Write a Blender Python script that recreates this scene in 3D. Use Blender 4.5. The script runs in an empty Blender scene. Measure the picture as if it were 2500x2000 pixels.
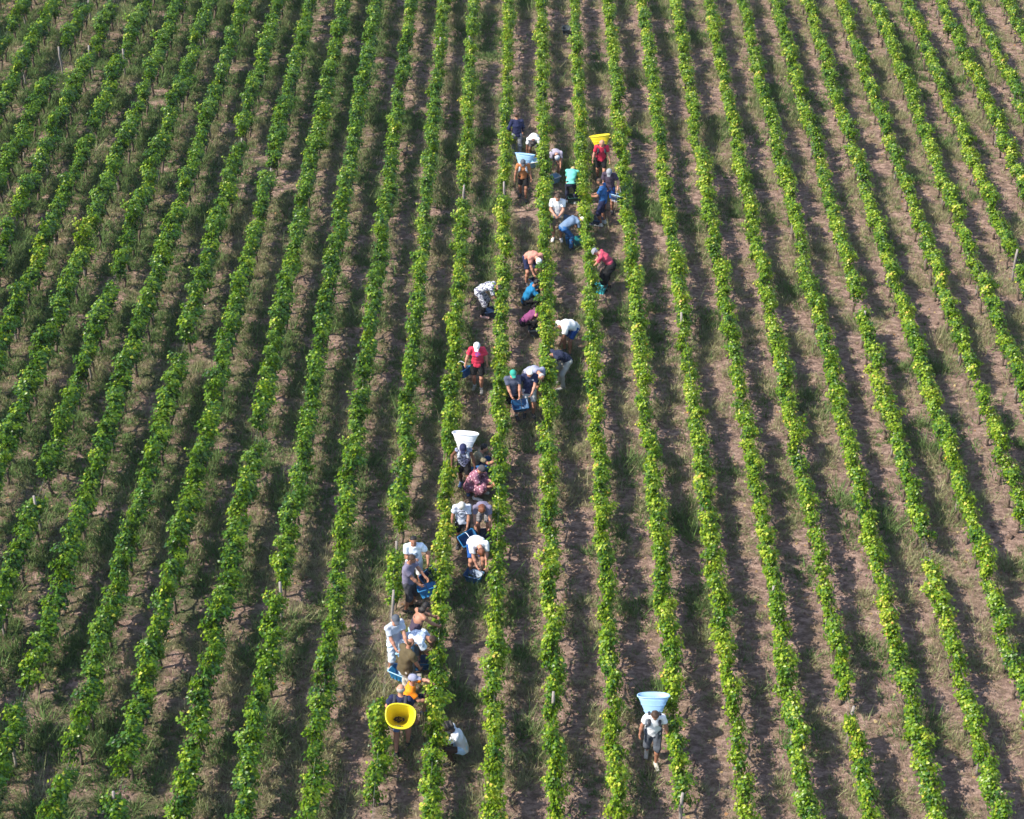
import bpy, math, random
import numpy as np
from mathutils import Vector, Matrix

random.seed(7)
RNG = np.random.default_rng(7)
R = math.radians
SC = bpy.context.scene
COL = SC.collection

# ------------------------------------------------------------------ camera
F_PX = 4500.0                      # focal length in photo pixels (photo 2500 x 2000)
THETA = math.atan(3189.0 / F_PX)   # camera looks down by this angle
YAW = math.atan(0.0069)            # rows run along +Y, camera turned slightly left of them
SPACING = 1.28
HC = 0.75 + F_PX * SPACING / 117.5 * math.sin(THETA)
cam_d = bpy.data.cameras.new('camera')
cam_d.sensor_width = 36.0
cam_d.lens = 36.0 * F_PX / 2500.0
cam_d.clip_start = 0.5
cam_d.clip_end = 2000.0
cam = bpy.data.objects.new('camera', cam_d)
COL.objects.link(cam)
cam.location = (0, 0, HC)
cam.rotation_euler = (math.pi / 2 - THETA, 0, YAW)
SC.camera = cam

# ------------------------------------------------------------------ sky, sun, exposure
SUN_EL, SUN_FROM = R(48), Vector((-math.sin(R(72)), -math.cos(R(72)), 0))   # light comes from the left, a little from the camera's side
world = bpy.data.worlds.new('World')
SC.world = world
world.use_nodes = True
wn = world.node_tree
wn.nodes.clear()
sky = wn.nodes.new('ShaderNodeTexSky')
sky.sky_type = 'NISHITA'
sky.sun_disc = False
sky.sun_elevation = SUN_EL
sky.sun_rotation = math.atan2(SUN_FROM.x, SUN_FROM.y)
bg = wn.nodes.new('ShaderNodeBackground')
bg.inputs['Strength'].default_value = 0.15
out = wn.nodes.new('ShaderNodeOutputWorld')
wn.links.new(sky.outputs[0], bg.inputs[0])
wn.links.new(bg.outputs[0], out.inputs[0])
sun_d = bpy.data.lights.new('sun', 'SUN')
sun_d.energy = 4.3
sun_d.angle = R(0.55)
sun_d.color = (1.0, 0.92, 0.78)
sun = bpy.data.objects.new('sun', sun_d)
COL.objects.link(sun)
sun_vec = (SUN_FROM * math.cos(SUN_EL) + Vector((0, 0, math.sin(SUN_EL))))
sun.rotation_euler = sun_vec.to_track_quat('Z', 'Y').to_euler()
sun.location = (-30, 20, 40)
SC.view_settings.view_transform = 'Standard'
SC.view_settings.look = 'None'
SC.view_settings.exposure = 1.05
SC.view_settings.gamma = 1.0
SC.cycles.max_bounces = 6
SC.cycles.diffuse_bounces = 3
SC.cycles.transmission_bounces = 4
SC.cycles.caustics_reflective = False
SC.cycles.caustics_refractive = False

# ------------------------------------------------------------------ pixel -> world
cF = Vector((-math.sin(YAW) * math.cos(THETA), math.cos(YAW) * math.cos(THETA), -math.sin(THETA)))
cR = Vector((math.cos(YAW), math.sin(YAW), 0))
cU = cR.cross(cF)

def ground(px, py, z=0.0):
    d = cF * F_PX + cR * (px - 1250) + cU * (1000 - py)
    t = (z - HC) / d.z
    return Vector((0, 0, HC)) + d * t

def to_px(p):
    q = Vector(p) - Vector((0, 0, HC))
    zz = q.dot(cF)
    return 1250 + F_PX * q.dot(cR) / zz, 1000 - F_PX * q.dot(cU) / zz

# ------------------------------------------------------------------ helpers
def tag(o, label=None, cat=None, group=None, kind=None):
    if label: o['label'] = label
    if cat: o['category'] = cat
    if group: o['group'] = group
    if kind: o['kind'] = kind
    return o

def link(name, data, parent=None, loc=None, rotz=0.0, scale=None):
    o = bpy.data.objects.new(name, data)
    COL.objects.link(o)
    if parent: o.parent = parent
    if loc is not None: o.location = loc
    if rotz: o.rotation_euler = (0, 0, rotz)
    if scale is not None: o.scale = scale
    return o

def mesh_np(name, verts, tris=None, quads=None, mats=(), smooth=False, mat_idx=None, colors=None):
    """Mesh from numpy arrays (triangles and/or quads); colors: per-vertex rgba."""
    me = bpy.data.meshes.new(name)
    verts = np.asarray(verts, np.float32)
    loops, starts, totals, n = [], [], [], 0
    if tris is not None and len(tris):
        tris = np.asarray(tris, np.int32)
        loops.append(tris.ravel()); starts.append(np.arange(len(tris)) * 3); totals.append(np.full(len(tris), 3)); n = len(tris) * 3
    if quads is not None and len(quads):
        quads = np.asarray(quads, np.int32)
        loops.append(quads.ravel()); starts.append(n + np.arange(len(quads)) * 4); totals.append(np.full(len(quads), 4))
    loops = np.concatenate(loops); starts = np.concatenate(starts); totals = np.concatenate(totals)
    me.vertices.add(len(verts)); me.vertices.foreach_set('co', verts.ravel())
    me.loops.add(len(loops)); me.loops.foreach_set('vertex_index', loops.astype(np.int32))
    me.polygons.add(len(starts)); me.polygons.foreach_set('loop_start', starts.astype(np.int32))
    if mat_idx is not None: me.polygons.foreach_set('material_index', np.asarray(mat_idx, np.int32))
    if smooth: me.polygons.foreach_set('use_smooth', np.ones(len(starts), bool))
    for m in mats: me.materials.append(m)
    if colors is not None:
        a = me.color_attributes.new('tint', 'FLOAT_COLOR', 'POINT')
        a.data.foreach_set('color', np.asarray(colors, np.float32).ravel())
    me.update(calc_edges=True)
    me.validate()
    return me

class Lattice:
    """Cheap smooth value noise on the plane."""
    def __init__(self, seed):
        self.t = np.random.default_rng(seed).random((256, 256))
    def __call__(self, x, y):
        xi, yi = np.floor(x).astype(int), np.floor(y).astype(int)
        fx, fy = x - xi, y - yi
        fx, fy = fx * fx * (3 - 2 * fx), fy * fy * (3 - 2 * fy)
        g = lambda i, j: self.t[(xi + i) & 255, (yi + j) & 255]
        return (g(0, 0) * (1 - fx) + g(1, 0) * fx) * (1 - fy) + (g(0, 1) * (1 - fx) + g(1, 1) * fx) * fy
N1, N2, N3, N4 = (Lattice(s) for s in (11, 12, 13, 14))

# ------------------------------------------------------------------ materials
def new_mat(name):
    m = bpy.data.materials.new(name)
    m.use_nodes = True
    nt = m.node_tree
    b = nt.nodes.get('Principled BSDF')
    return m, nt, b

def N(nt, kind, **props):
    n = nt.nodes.new(kind)
    for k, v in props.items():
        setattr(n, k, v)
    return n

def ramp(nt, src, stops):
    r = N(nt, 'ShaderNodeValToRGB')
    e = r.color_ramp.elements
    while len(e) < len(stops): e.new(0.5)
    for el, (p, c) in zip(e, stops):
        el.position = p; el.color = (*c, 1)
    nt.links.new(src, r.inputs[0])
    return r.outputs[0]

def noise(nt, vec, scale, detail=4, rough=0.6):
    n = N(nt, 'ShaderNodeTexNoise')
    n.inputs['Scale'].default_value = scale
    n.inputs['Detail'].default_value = detail
    n.inputs['Roughness'].default_value = rough
    nt.links.new(vec, n.inputs['Vector'])
    return n.outputs['Fac']

def mixc(nt, fac, a, b, mode='MIX'):
    m = N(nt, 'ShaderNodeMix', data_type='RGBA', blend_type=mode)
    for s, v in ((0, fac), (6, a), (7, b)):
        if hasattr(v, 'is_output'): nt.links.new(v, m.inputs[s])
        elif s == 0: m.inputs[0].default_value = v
        else: m.inputs[s].default_value = (*v, 1)
    return m.outputs[2]

def math_n(nt, op, a, b=None):
    m = N(nt, 'ShaderNodeMath', operation=op)
    for i, v in enumerate((a, b)):
        if v is None: continue
        if hasattr(v, 'is_output'): nt.links.new(v, m.inputs[i])
        else: m.inputs[i].default_value = v
    return m.outputs[0]

def bump(nt, b, height, strength=0.4, dist=0.02):
    n = N(nt, 'ShaderNodeBump')
    n.inputs['Strength'].default_value = strength
    n.inputs['Distance'].default_value = dist
    nt.links.new(height, n.inputs['Height'])
    nt.links.new(n.outputs[0], b.inputs['Normal'])

def soil_mat():
    m, nt, b = new_mat('soil')
    tc = N(nt, 'ShaderNodeTexCoord')
    v = tc.outputs['Object']
    st = N(nt, 'ShaderNodeMapping'); nt.links.new(v, st.inputs[0]); st.inputs['Scale'].default_value = (1.0, 1.7, 1.0)
    big = noise(nt, v, 0.55, 3)
    mid = noise(nt, st.outputs[0], 4.2, 6, 0.72)
    fine = noise(nt, v, 26, 4, 0.7)
    base = ramp(nt, mid, [(0.36, (0.11, 0.073, 0.064)), (0.49, (0.255, 0.170, 0.145)), (0.61, (0.50, 0.350, 0.295))])
    base = mixc(nt, math_n(nt, 'MULTIPLY', fine, 0.45), base, (0.36, 0.25, 0.19))
    litter = ramp(nt, noise(nt, v, 45, 3, 0.8), [(0.45, (0.15, 0.12, 0.06)), (0.7, (0.40, 0.32, 0.17))])
    cover = ramp(nt, math_n(nt, 'ADD', math_n(nt, 'MULTIPLY', big, 0.5), math_n(nt, 'MULTIPLY', noise(nt, v, 2.1, 4), 0.5)), [(0.50, (0, 0, 0)), (0.64, (0.5, 0.5, 0.5))])
    base = mixc(nt, cover, base, litter)
    # mossy weeds cover more of the soil on the side of the field where they were left to grow
    sx = N(nt, 'ShaderNodeSeparateXYZ'); nt.links.new(v, sx.inputs[0])
    left = N(nt, 'ShaderNodeMapRange'); nt.links.new(sx.outputs[0], left.inputs[0])
    left.inputs[1].default_value = 1.0; left.inputs[2].default_value = -9.0
    left.inputs[3].default_value = 0.05; left.inputs[4].default_value = 0.95
    weeds = ramp(nt, noise(nt, v, 1.6, 5), [(0.42, (0, 0, 0)), (0.62, (1, 1, 1))])
    moss = ramp(nt, fine, [(0.3, (0.028, 0.050, 0.018)), (0.7, (0.10, 0.135, 0.048))])
    base = mixc(nt, math_n(nt, 'MULTIPLY', weeds, left.outputs[0]), base, moss)
    nt.links.new(base, b.inputs['Base Color'])
    b.inputs['Roughness'].default_value = 0.95
    b.inputs['Specular IOR Level'].default_value = 0.1
    h = math_n(nt, 'ADD', math_n(nt, 'MULTIPLY', mid, 1.0), math_n(nt, 'MULTIPLY', fine, 0.55))
    bump(nt, b, h, 1.0, 0.14)
    return m

def leaf_mat():
    m, nt, b = new_mat('vine_leaf')
    at = N(nt, 'ShaderNodeAttribute', attribute_name='tint')
    sep = N(nt, 'ShaderNodeSeparateColor'); nt.links.new(at.outputs['Color'], sep.inputs[0])
    oi = N(nt, 'ShaderNodeObjectInfo')
    osep = N(nt, 'ShaderNodeSeparateColor'); nt.links.new(oi.outputs['Color'], osep.inputs[0])
    t = math_n(nt, 'ADD', sep.outputs[0], osep.outputs[0])      # leaf age + this vine's turning and the light painted into its row
    col = ramp(nt, t, [(0.0, (0.015, 0.054, 0.020)), (0.28, (0.044, 0.120, 0.009)), (0.50, (0.125, 0.220, 0.004)), (0.70, (0.29, 0.37, 0.030)),
                       (0.86, (0.52, 0.46, 0.080)), (1.0, (0.45, 0.18, 0.050))])
    nt.links.new(col, b.inputs['Base Color'])
    b.inputs['Roughness'].default_value = 0.36
    b.inputs['Specular IOR Level'].default_value = 0.34
    tr = N(nt, 'ShaderNodeBsdfTranslucent')
    nt.links.new(mixc(nt, 1.0, col, (1.6, 1.55, 0.6), 'MULTIPLY'), tr.inputs[0])
    mx = N(nt, 'ShaderNodeMixShader'); mx.inputs[0].default_value = 0.32
    nt.links.new(b.outputs[0], mx.inputs[1]); nt.links.new(tr.outputs[0], mx.inputs[2])
    nt.links.new(mx.outputs[0], nt.nodes['Material Output'].inputs[0])
    return m

def blade_mat(name):
    m, nt, b = new_mat(name)
    at = N(nt, 'ShaderNodeAttribute', attribute_name='tint')
    nt.links.new(at.outputs['Color'], b.inputs['Base Color'])
    b.inputs['Roughness'].default_value = 0.7
    b.inputs['Specular IOR Level'].default_value = 0.2
    tr = N(nt, 'ShaderNodeBsdfTranslucent')
    nt.links.new(at.outputs['Color'], tr.inputs[0])
    mx = N(nt, 'ShaderNodeMixShader'); mx.inputs[0].default_value = 0.3
    nt.links.new(b.outputs[0], mx.inputs[1]); nt.links.new(tr.outputs[0], mx.inputs[2])
    nt.links.new(mx.outputs[0], nt.nodes['Material Output'].inputs[0])
    return m

def wood_mat(name, c0, c1, scale=9):
    m, nt, b = new_mat(name)
    tc = N(nt, 'ShaderNodeTexCoord')
    mp = N(nt, 'ShaderNodeMapping'); nt.links.new(tc.outputs['Object'], mp.inputs[0])
    mp.inputs['Scale'].default_value = (6, 6, 1)
    f = noise(nt, mp.outputs[0], scale, 4, 0.7)
    nt.links.new(ramp(nt, f, [(0.3, c0), (0.7, c1)]), b.inputs['Base Color'])
    b.inputs['Roughness'].default_value = 0.9
    bump(nt, b, f, 0.6, 0.01)
    return m

def cloth_mat(name, c, pattern=None, c2=None, rough=0.85, scale=14):
    m, nt, b = new_mat('cloth_' + name)
    tc = N(nt, 'ShaderNodeTexCoord'); v = tc.outputs['Object']
    base = ramp(nt, noise(nt, v, 9, 4), [(0.3, tuple(x * 0.86 for x in c)), (0.7, tuple(min(1, x * 1.1) for x in c))])
    if pattern == 'spots':
        vo = N(nt, 'ShaderNodeTexVoronoi'); vo.inputs['Scale'].default_value = scale; nt.links.new(v, vo.inputs['Vector'])
        base = mixc(nt, ramp(nt, vo.outputs['Distance'], [(0.26, (1, 1, 1)), (0.32, (0, 0, 0))]), base, c2)
    elif pattern == 'scribble':
        n = noise(nt, v, scale, 6, 0.75)
        base = mixc(nt, ramp(nt, n, [(0.47, (0, 0, 0)), (0.52, (1, 1, 1))]), base, c2)
    elif pattern == 'plaid':
        w1 = N(nt, 'ShaderNodeTexWave', bands_direction='X'); w1.inputs['Scale'].default_value = scale; nt.links.new(v, w1.inputs['Vector'])
        w2 = N(nt, 'ShaderNodeTexWave', bands_direction='Z'); w2.inputs['Scale'].default_value = scale; nt.links.new(v, w2.inputs['Vector'])
        s = math_n(nt, 'MAXIMUM', w1.outputs['Fac'], w2.outputs['Fac'])
        base = mixc(nt, ramp(nt, s, [(0.86, (0, 0, 0)), (0.94, (1, 1, 1))]), base, c2)
    elif isinstance(pattern, dict):     # a flat print on the chest
        for pr in ([pattern] if 'c' in pattern else pattern['list']):
            d = N(nt, 'ShaderNodeVectorMath', operation='DISTANCE'); nt.links.new(v, d.inputs[0]); d.inputs[1].default_value = pr['c']
            r, w = pr['r'], pr.get('w')
            if w:
                k = ramp(nt, math_n(nt, 'MULTIPLY', d.outputs['Value'], 1.0), [(max(0, r - w), (0, 0, 0)), (r - w + 0.004, (1, 1, 1)), (r, (1, 1, 1)), (r + 0.004, (0, 0, 0))])
            else:
                k = ramp(nt, d.outputs['Value'], [(r - 0.006, (1, 1, 1)), (r, (0, 0, 0))])
            if pr.get('broken'):
                k = math_n(nt, 'MULTIPLY', k, ramp(nt, noise(nt, v, 30, 3, 0.7), [(0.45, (0, 0, 0)), (0.53, (1, 1, 1))]))
            base = mixc(nt, k, base, pr['col'])
    nt.links.new(base, b.inputs['Base Color'])
    b.inputs['Roughness'].default_value = rough
    b.inputs['Specular IOR Level'].default_value = 0.2
    bump(nt, b, noise(nt, v, 22, 3), 0.35, 0.02)
    return m

def plain_mat(name, c, rough=0.5, spec=0.4, var=0.12, trans=0.0):
    m, nt, b = new_mat(name)
    tc = N(nt, 'ShaderNodeTexCoord')
    f = noise(nt, tc.outputs['Object'], 7, 4)
    nt.links.new(ramp(nt, f, [(0.3, tuple(x * (1 - var) for x in c)), (0.7, tuple(min(1, x * (1 + var)) for x in c))]), b.inputs['Base Color'])
    b.inputs['Roughness'].default_value = rough
    b.inputs['Specular IOR Level'].default_value = spec
    if trans:
        tr = N(nt, 'ShaderNodeBsdfTranslucent'); tr.inputs[0].default_value = (*c, 1)
        mx = N(nt, 'ShaderNodeMixShader'); mx.inputs[0].default_value = trans
        nt.links.new(b.outputs[0], mx.inputs[1]); nt.links.new(tr.outputs[0], mx.inputs[2])
        nt.links.new(mx.outputs[0], nt.nodes['Material Output'].inputs[0])
    return m

M_SOIL, M_LEAF = soil_mat(), leaf_mat()
M_BLADE = blade_mat('grass_blade')
M_BARK = wood_mat('vine_bark', (0.055, 0.038, 0.028), (0.17, 0.125, 0.095))
M_POST = wood_mat('grey_post', (0.15, 0.125, 0.11), (0.34, 0.30, 0.27))
M_WIRE = plain_mat('galvanised_wire', (0.24, 0.24, 0.25), 0.5, 0.5)

# ------------------------------------------------------------------ ground
X0, X1, Y0, Y1 = -27.0, 27.0, 20.0, 76.0
def relief(x, y):
    return ((N1(x * 1.3, y * 1.3) - .5) * 0.05 + (N2(x * 2.6, y * 5.5) - .5) * 0.06 + (N3(x * 5, y * 9) - .5) * 0.045) - 0.015

def build_ground():
    gx = np.concatenate([[-600, -200, -80, -40], np.arange(X0, X1 + .01, 0.115), [40, 80, 200, 600]])
    gy = np.concatenate([[-300, -60, 0, 12], np.arange(Y0, Y1 + .01, 0.125), [90, 140, 300, 900]])
    XX, YY = np.meshgrid(gx, gy, indexing='ij')
    ZZ = relief(XX, YY)
    ZZ[(XX < X0) | (XX > X1) | (YY < Y0) | (YY > Y1)] = -0.02
    nx, ny = XX.shape
    i = np.arange(nx * ny).reshape(nx, ny)
    q = np.stack([i[:-1, :-1], i[1:, :-1], i[1:, 1:], i[:-1, 1:]], -1).reshape(-1, 4)
    me = mesh_np('ground', np.stack([XX, YY, ZZ], -1).reshape(-1, 3), quads=q, mats=[M_SOIL], smooth=True)
    tag(link('ground', me), 'bare pinkish brown vineyard soil between the vine rows', 'ground', kind='structure')
build_ground()

# ------------------------------------------------------------------ vine rows (photo positions of the canopy lines)
MEAS = {}
def meas(y, k0, xs):
    for i, x in enumerate(xs):
        if x: MEAS.setdefault(k0 + i, []).append((x, y))
meas(0, -16, [64, 139, 217, 284, 357, 441, 519, 600, 681, 760, 841, 922, 1006, 1084, 1158, 1241, 1322, 1402, 1482, 1566, 1647, 1728, 1810, 1891, 1972, 2050, 2131, 2210, 2294, 2369, 2456])
meas(500, -13, [55, 154, 252, 345, 444, 548, 641, 748, 841, 942, 1044, 1131, 1235, 1328, 1430, 1534, 1633, 1734, 1830, 1934, 2030, 2120, 2227, 2328, 2424])
meas(1000, -11, [55, 171, 281, 409, 525, 641, 762, 878, 994, 1102, 1223, 1340, 1456, 1580, 1696, 1809, 1931, 2053, 2172, 2285, 2410])
meas(1500, -9, [125, 267, 400, 539, 667, 815, 951, 1078, 1209, 1349, 1482, 1621, 1754, 1899, 2024, 2172, 2308, 2444])
meas(2000, -8, [133, 272, 438, 597, 754, 912, 1046, 1199, 1353, 1509, 1667, 1821, 1978, 2125, 2288, 2438])
ROW = {}
for k, pts in MEAS.items():
    g = [ground(x, y, 0.75) for x, y in pts]
    if len(g) >= 3:
        b_, a_ = np.polyfit([p.y - 45 for p in g], [p.x for p in g], 1)
        b_ = max(-0.006, min(0.006, b_))
        a_ = np.mean([p.x - b_ * (p.y - 45) for p in g])
    else:
        a_, b_ = np.mean([p.x for p in g]), 0.0
    ROW[k] = (a_, b_)
for k in range(-19, -16): ROW[k] = (ROW[-16][0] + (k + 16) * SPACING, 0.0)
for k in range(15, 18): ROW[k] = (ROW[14][0] + (k - 14) * SPACING, 0.0)
def row_x(k, y): return ROW[k][0] + ROW[k][1] * (y - 45)

def nearest_row(px, py, z=0.6):
    g = ground(px, py, z)
    k = min(ROW, key=lambda q: abs(row_x(q, g.y) - g.x))
    return k, g.y
# places where a vine is missing (photo pixel on the row, half length of the gap in metres)
GAPS = [(443, 868, .7), (632, 1085, .6), (84, 1215, .8), (52, 1712, .9), (195, 1858, .8), (315, 1915, .9), (690, 1448, .6), (965, 1335, .55),
        (945, 1608, 2.35), (905, 1985, .8), (2105, 775, .9), (2247, 1330, .6), (2080, 1752, .8),
        (2383, 955, .5), (667, 420, .6), (578, 352, .4), (247, 292, .5), (137, 150, .8), (222, 142, .6), (304, 150, .7), (1132, 492, .7), (1229, 487, .5),
        (1447, 798, .5), (1153, 118, .5), (1076, 118, .3), (2478, 640, .5), (1664, 1985, .6), (282, 20, .6), (60, 560, .5), (345, 20, .5), (110, 285, .5)]
GAPROW = {}
for px, py, h in GAPS:
    k, y = nearest_row(px, py)
    GAPROW.setdefault(k, []).append((y, h))

LEAF_OUT = np.array([(0, -.18), (.30, -.42), (.52, -.05), (.36, .16), (.24, .40), (0, .62), (-.24, .40), (-.36, .16), (-.52, -.05), (-.30, -.42)])
def leaves_to_mesh(P, Nn, T, S, tint):
    """P centres, Nn normals, T tip directions, S sizes -> verts, tris, colours"""
    n = len(P)
    Nn = Nn / np.linalg.norm(Nn, axis=1, keepdims=True)
    T = T - (T * Nn).sum(1, keepdims=True) * Nn
    T = T / np.maximum(1e-6, np.linalg.norm(T, axis=1, keepdims=True))
    B = np.cross(T, Nn)
    m = len(LEAF_OUT)
    fold = -0.18 * np.abs(LEAF_OUT[:, 0]) - 0.12 * np.maximum(0, LEAF_OUT[:, 1])
    ring = P[:, None] + S[:, None, None] * (LEAF_OUT[None, :, :1] * B[:, None] + LEAF_OUT[None, :, 1:] * T[:, None] + fold[None, :, None] * Nn[:, None])
    V = np.concatenate([P[:, None], ring], 1).reshape(-1, 3)
    base = (np.arange(n) * (m + 1))[:, None]
    j = np.arange(m)
    tr = np.stack([np.broadcast_to(base, (n, m)), base + 1 + j, base + 1 + (j + 1) % m], -1).reshape(-1, 3)
    C = np.repeat(tint, m + 1, 0)
    return V, tr, C

def tube(pts, rads, sides=6, cap=True):
    pts = [Vector(p) for p in pts]
    V, Q, T = [], [], []
    up = Vector((0.3, 0.2, 1)).normalized()
    for i, p in enumerate(pts):
        d = (pts[min(i + 1, len(pts) - 1)] - pts[max(i - 1, 0)]).normalized()
        a = d.cross(up)
        if a.length < 1e-3: a = d.cross(Vector((1, 0, 0)))
        a.normalize(); b = d.cross(a)
        for s in range(sides):
            w = 2 * math.pi * s / sides
            V.append(p + (a * math.cos(w) + b * math.sin(w)) * rads[i])
    for i in range(len(pts) - 1):
        for s in range(sides):
            Q.append((i * sides + s, i * sides + (s + 1) % sides, (i + 1) * sides + (s + 1) % sides, (i + 1) * sides + s))
    if cap:
        for e, rev in ((0, True), (len(pts) - 1, False)):
            c = len(V); V.append(pts[e])
            for s in range(sides):
                a, b = e * sides + s, e * sides + (s + 1) % sides
                T.append((c, b, a) if rev else (c, a, b))
    return np.array([tuple(v) for v in V]), np.array(Q), np.array(T)

class Acc:
    def __init__(self): self.V, self.Q, self.T, self.C, self.qm, self.tm, self.n = [], [], [], [], [], [], 0
    def add(self, V, Q=None, T=None, mat=0, C=None):
        V = np.asarray(V, float)
        if Q is not None and len(Q): self.Q.append(np.asarray(Q) + self.n); self.qm.append(np.full(len(Q), mat))
        if T is not None and len(T): self.T.append(np.asarray(T) + self.n); self.tm.append(np.full(len(T), mat))
        self.V.append(V); self.n += len(V)
        self.C.append(np.zeros((len(V), 4)) if C is None else C)
    def mesh(self, name, mats, smooth=False, colors=False):
        T = np.concatenate(self.T) if self.T else None
        Q = np.concatenate(self.Q) if self.Q else None
        mi = np.concatenate(self.tm + self.qm)
        return mesh_np(name, np.concatenate(self.V), tris=T, quads=Q, mats=mats, smooth=smooth, mat_idx=mi,
                       colors=np.concatenate(self.C) if colors else None)

def make_foliage(seed, full=1.0):
    g = np.random.default_rng(seed)
    acc = Acc()
    P, Nn, T, S, A = [], [], [], [], []
    canes = g.integers(9, 12)
    for c in range(canes):
        u = np.linspace(-.46, .46, canes)[c] + g.normal(0, .03)
        top = g.uniform(.94, 1.14) * (1 - .08 * (abs(u) / .42) ** 2)
        lat = g.normal(0, .045); cane_age = g.normal(0, .075)
        p0 = np.array([g.normal(0, .015), u * .45, .36])
        p1 = np.array([lat * .6, u * .85, .62 + g.uniform(-.05, .05)])
        p2 = np.array([lat * 1.3, u * 1.0 + g.normal(0, .04), top])
        p3 = p2 + np.array([np.sign(lat) * g.uniform(.0, .09), g.normal(0, .06), g.uniform(-.14, .03)])
        ts = np.linspace(0, 1, 6)
        bez = lambda t: ((1 - t) ** 3)[:, None] * p0 + (3 * t * (1 - t) ** 2)[:, None] * p1 + (3 * t * t * (1 - t))[:, None] * p2 + (t ** 3)[:, None] * p3
        V, Q, Tt = tube(bez(ts), np.linspace(.007, .003, 6), 4, False)
        acc.add(V, Q, None, 1, np.tile([.1, 0, 0, 1.], (len(V), 1)))
        n = int(g.integers(104, 128) * full)
        t = g.beta(1.9, 1.0, n) * .80 + .20
        q = bez(t) + np.stack([np.clip(g.normal(0, .070, n), -.15, .15), g.normal(0, .065, n), g.normal(0, .055, n)], -1)
        P.append(q)
        side = np.where(q[:, 0] + g.normal(0, .05, n) > 0, 1, -1)
        up = np.clip((q[:, 2] - .75) * 1.6, -.1, .9) + .35
        Nn.append(np.stack([side * g.uniform(.35, 1.1, n), g.normal(0, .38, n), up + g.normal(0, .25, n)], -1))
        T.append(np.stack([side * g.uniform(0, .6, n), g.normal(0, .5, n), -np.ones(n) + g.normal(0, .3, n)], -1))
        S.append(g.uniform(.044, .084, n))
        a = np.clip(g.normal(.27 + cane_age, .11, n) + .24 * (t - .5), .0, .62)
        old = g.random(n) < .022
        a[old] = g.uniform(.64, .80, old.sum())
        A.append(a)
    P, Nn, T, S, A = map(np.concatenate, (P, Nn, T, S, A))
    tint = np.stack([A, A * 0, A * 0, np.ones_like(A)], -1)
    V, tr, C = leaves_to_mesh(P, Nn, T, S, tint)
    acc.add(V, None, tr, 0, C)
    return acc.mesh('vine_foliage', [M_LEAF, M_BARK], colors=True)

def make_trunk(seed):
    g = np.random.default_rng(seed)
    acc = Acc()
    x = np.cumsum(g.normal(0, .022, 5)); y = np.cumsum(g.normal(0, .03, 5))
    pts = [(x[i] - x[0], y[i] - y[0], -.06 + .11 * i) for i in range(5)]
    V, Q, T = tube(pts, [.046, .036, .034, .036, .040], 7)
    acc.add(V, Q, T)
    for s in (-1, 1):
        b = Vector(pts[-1])
        a = [b, b + Vector((g.normal(0, .02), s * .10, .05)), b + Vector((g.normal(0, .03), s * .24, .09)), b + Vector((g.normal(0, .03), s * .38, .17))]
        V, Q, T = tube(a, [.030, .022, .016, .009], 6)
        acc.add(V, Q, T)
    return acc.mesh('vine_trunk', [M_BARK], smooth=True)

FOL = [make_foliage(100 + i) for i in range(22)]
THIN = [make_foliage(300 + i, .62) for i in range(6)]
TRK = [make_trunk(500 + i) for i in range(7)]

def post_mesh(h, r, seed):
    g = np.random.default_rng(seed)
    pts = [(g.normal(0, .006) + .01 * i * g.choice([-1, 1]) * .5, g.normal(0, .006), -.1 + (h + .1) * i / 4) for i in range(5)]
    V, Q, T = tube(pts, [r * 1.05, r, r * .98, r * .96, r * .80], 8)
    a = Acc(); a.add(V, Q, T)
    return a.mesh('post', [M_POST], smooth=False)
POST = [post_mesh(1.12 + .03 * i, .038, 40 + i) for i in range(3)]
POST_TALL = post_mesh(1.42, .035, 60)

# posts that stand clear of the leaves in the photo: (pixel of the foot, tall?)
POSTS = [(1076, 160, 0), (1153, 160, 0), (1131, 532, 0), (1228, 525, 0), (1447, 858, 0), (1671, 850, 0), (2111, 842, 0), (2477, 690, 0), (1900, 410, 0), (1890, 1520, 0),
         (2080, 1820, 0), (1668, 2030, 0), (89, 1295, 0), (684, 1515, 0), (953, 1556, 1), (309, 2030, 0), (139, 186, 0), (224, 182, 0), (310, 188, 0), (1412, 1790, 0)]
POSTROW = {}
for px, py, t in POSTS:
    k, y = nearest_row(px, py, 0.0)
    POSTROW.setdefault(k, []).append((y, t))

ORD = ['first', 'second', 'third', 'fourth', 'fifth', 'sixth', 'seventh', 'eighth', 'ninth', 'tenth', 'eleventh', 'twelfth', 'thirteenth', 'fourteenth', 'fifteenth', 'sixteenth']
ROW_LABEL = {
    -3: 'gappy vine row with a bare tall pole beside the man with the yellow tub',
    -2: 'leafy vine row between the orange-shirted picker and the squatting white-shirted picker',
    -1: 'leafy vine row picked by the woman in the spotted dress',
    0: 'unbroken leafy vine row beside the boy in a white shirt and tan shorts',
    1: 'leafy vine row picked by the bending red-shirted person in a grey hat',
    2: 'leafy vine row beside the walking man with the pale blue tub'}
def row_label(k):
    if k in ROW_LABEL: return ROW_LABEL[k]
    if k > 2: return f'vine row on bare dry soil, {ORD[k - 3]} beyond the pale blue tub carrier'
    return f'vine row among green weeds, {ORD[-4 - k]} beyond the row with a bare tall pole'

def in_view(x, y, mx=150, my=180):
    a, b = to_px((x, y, 0.6))
    return -mx - 40 < a < 2500 + mx and -my < b < 2000 + my

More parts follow.
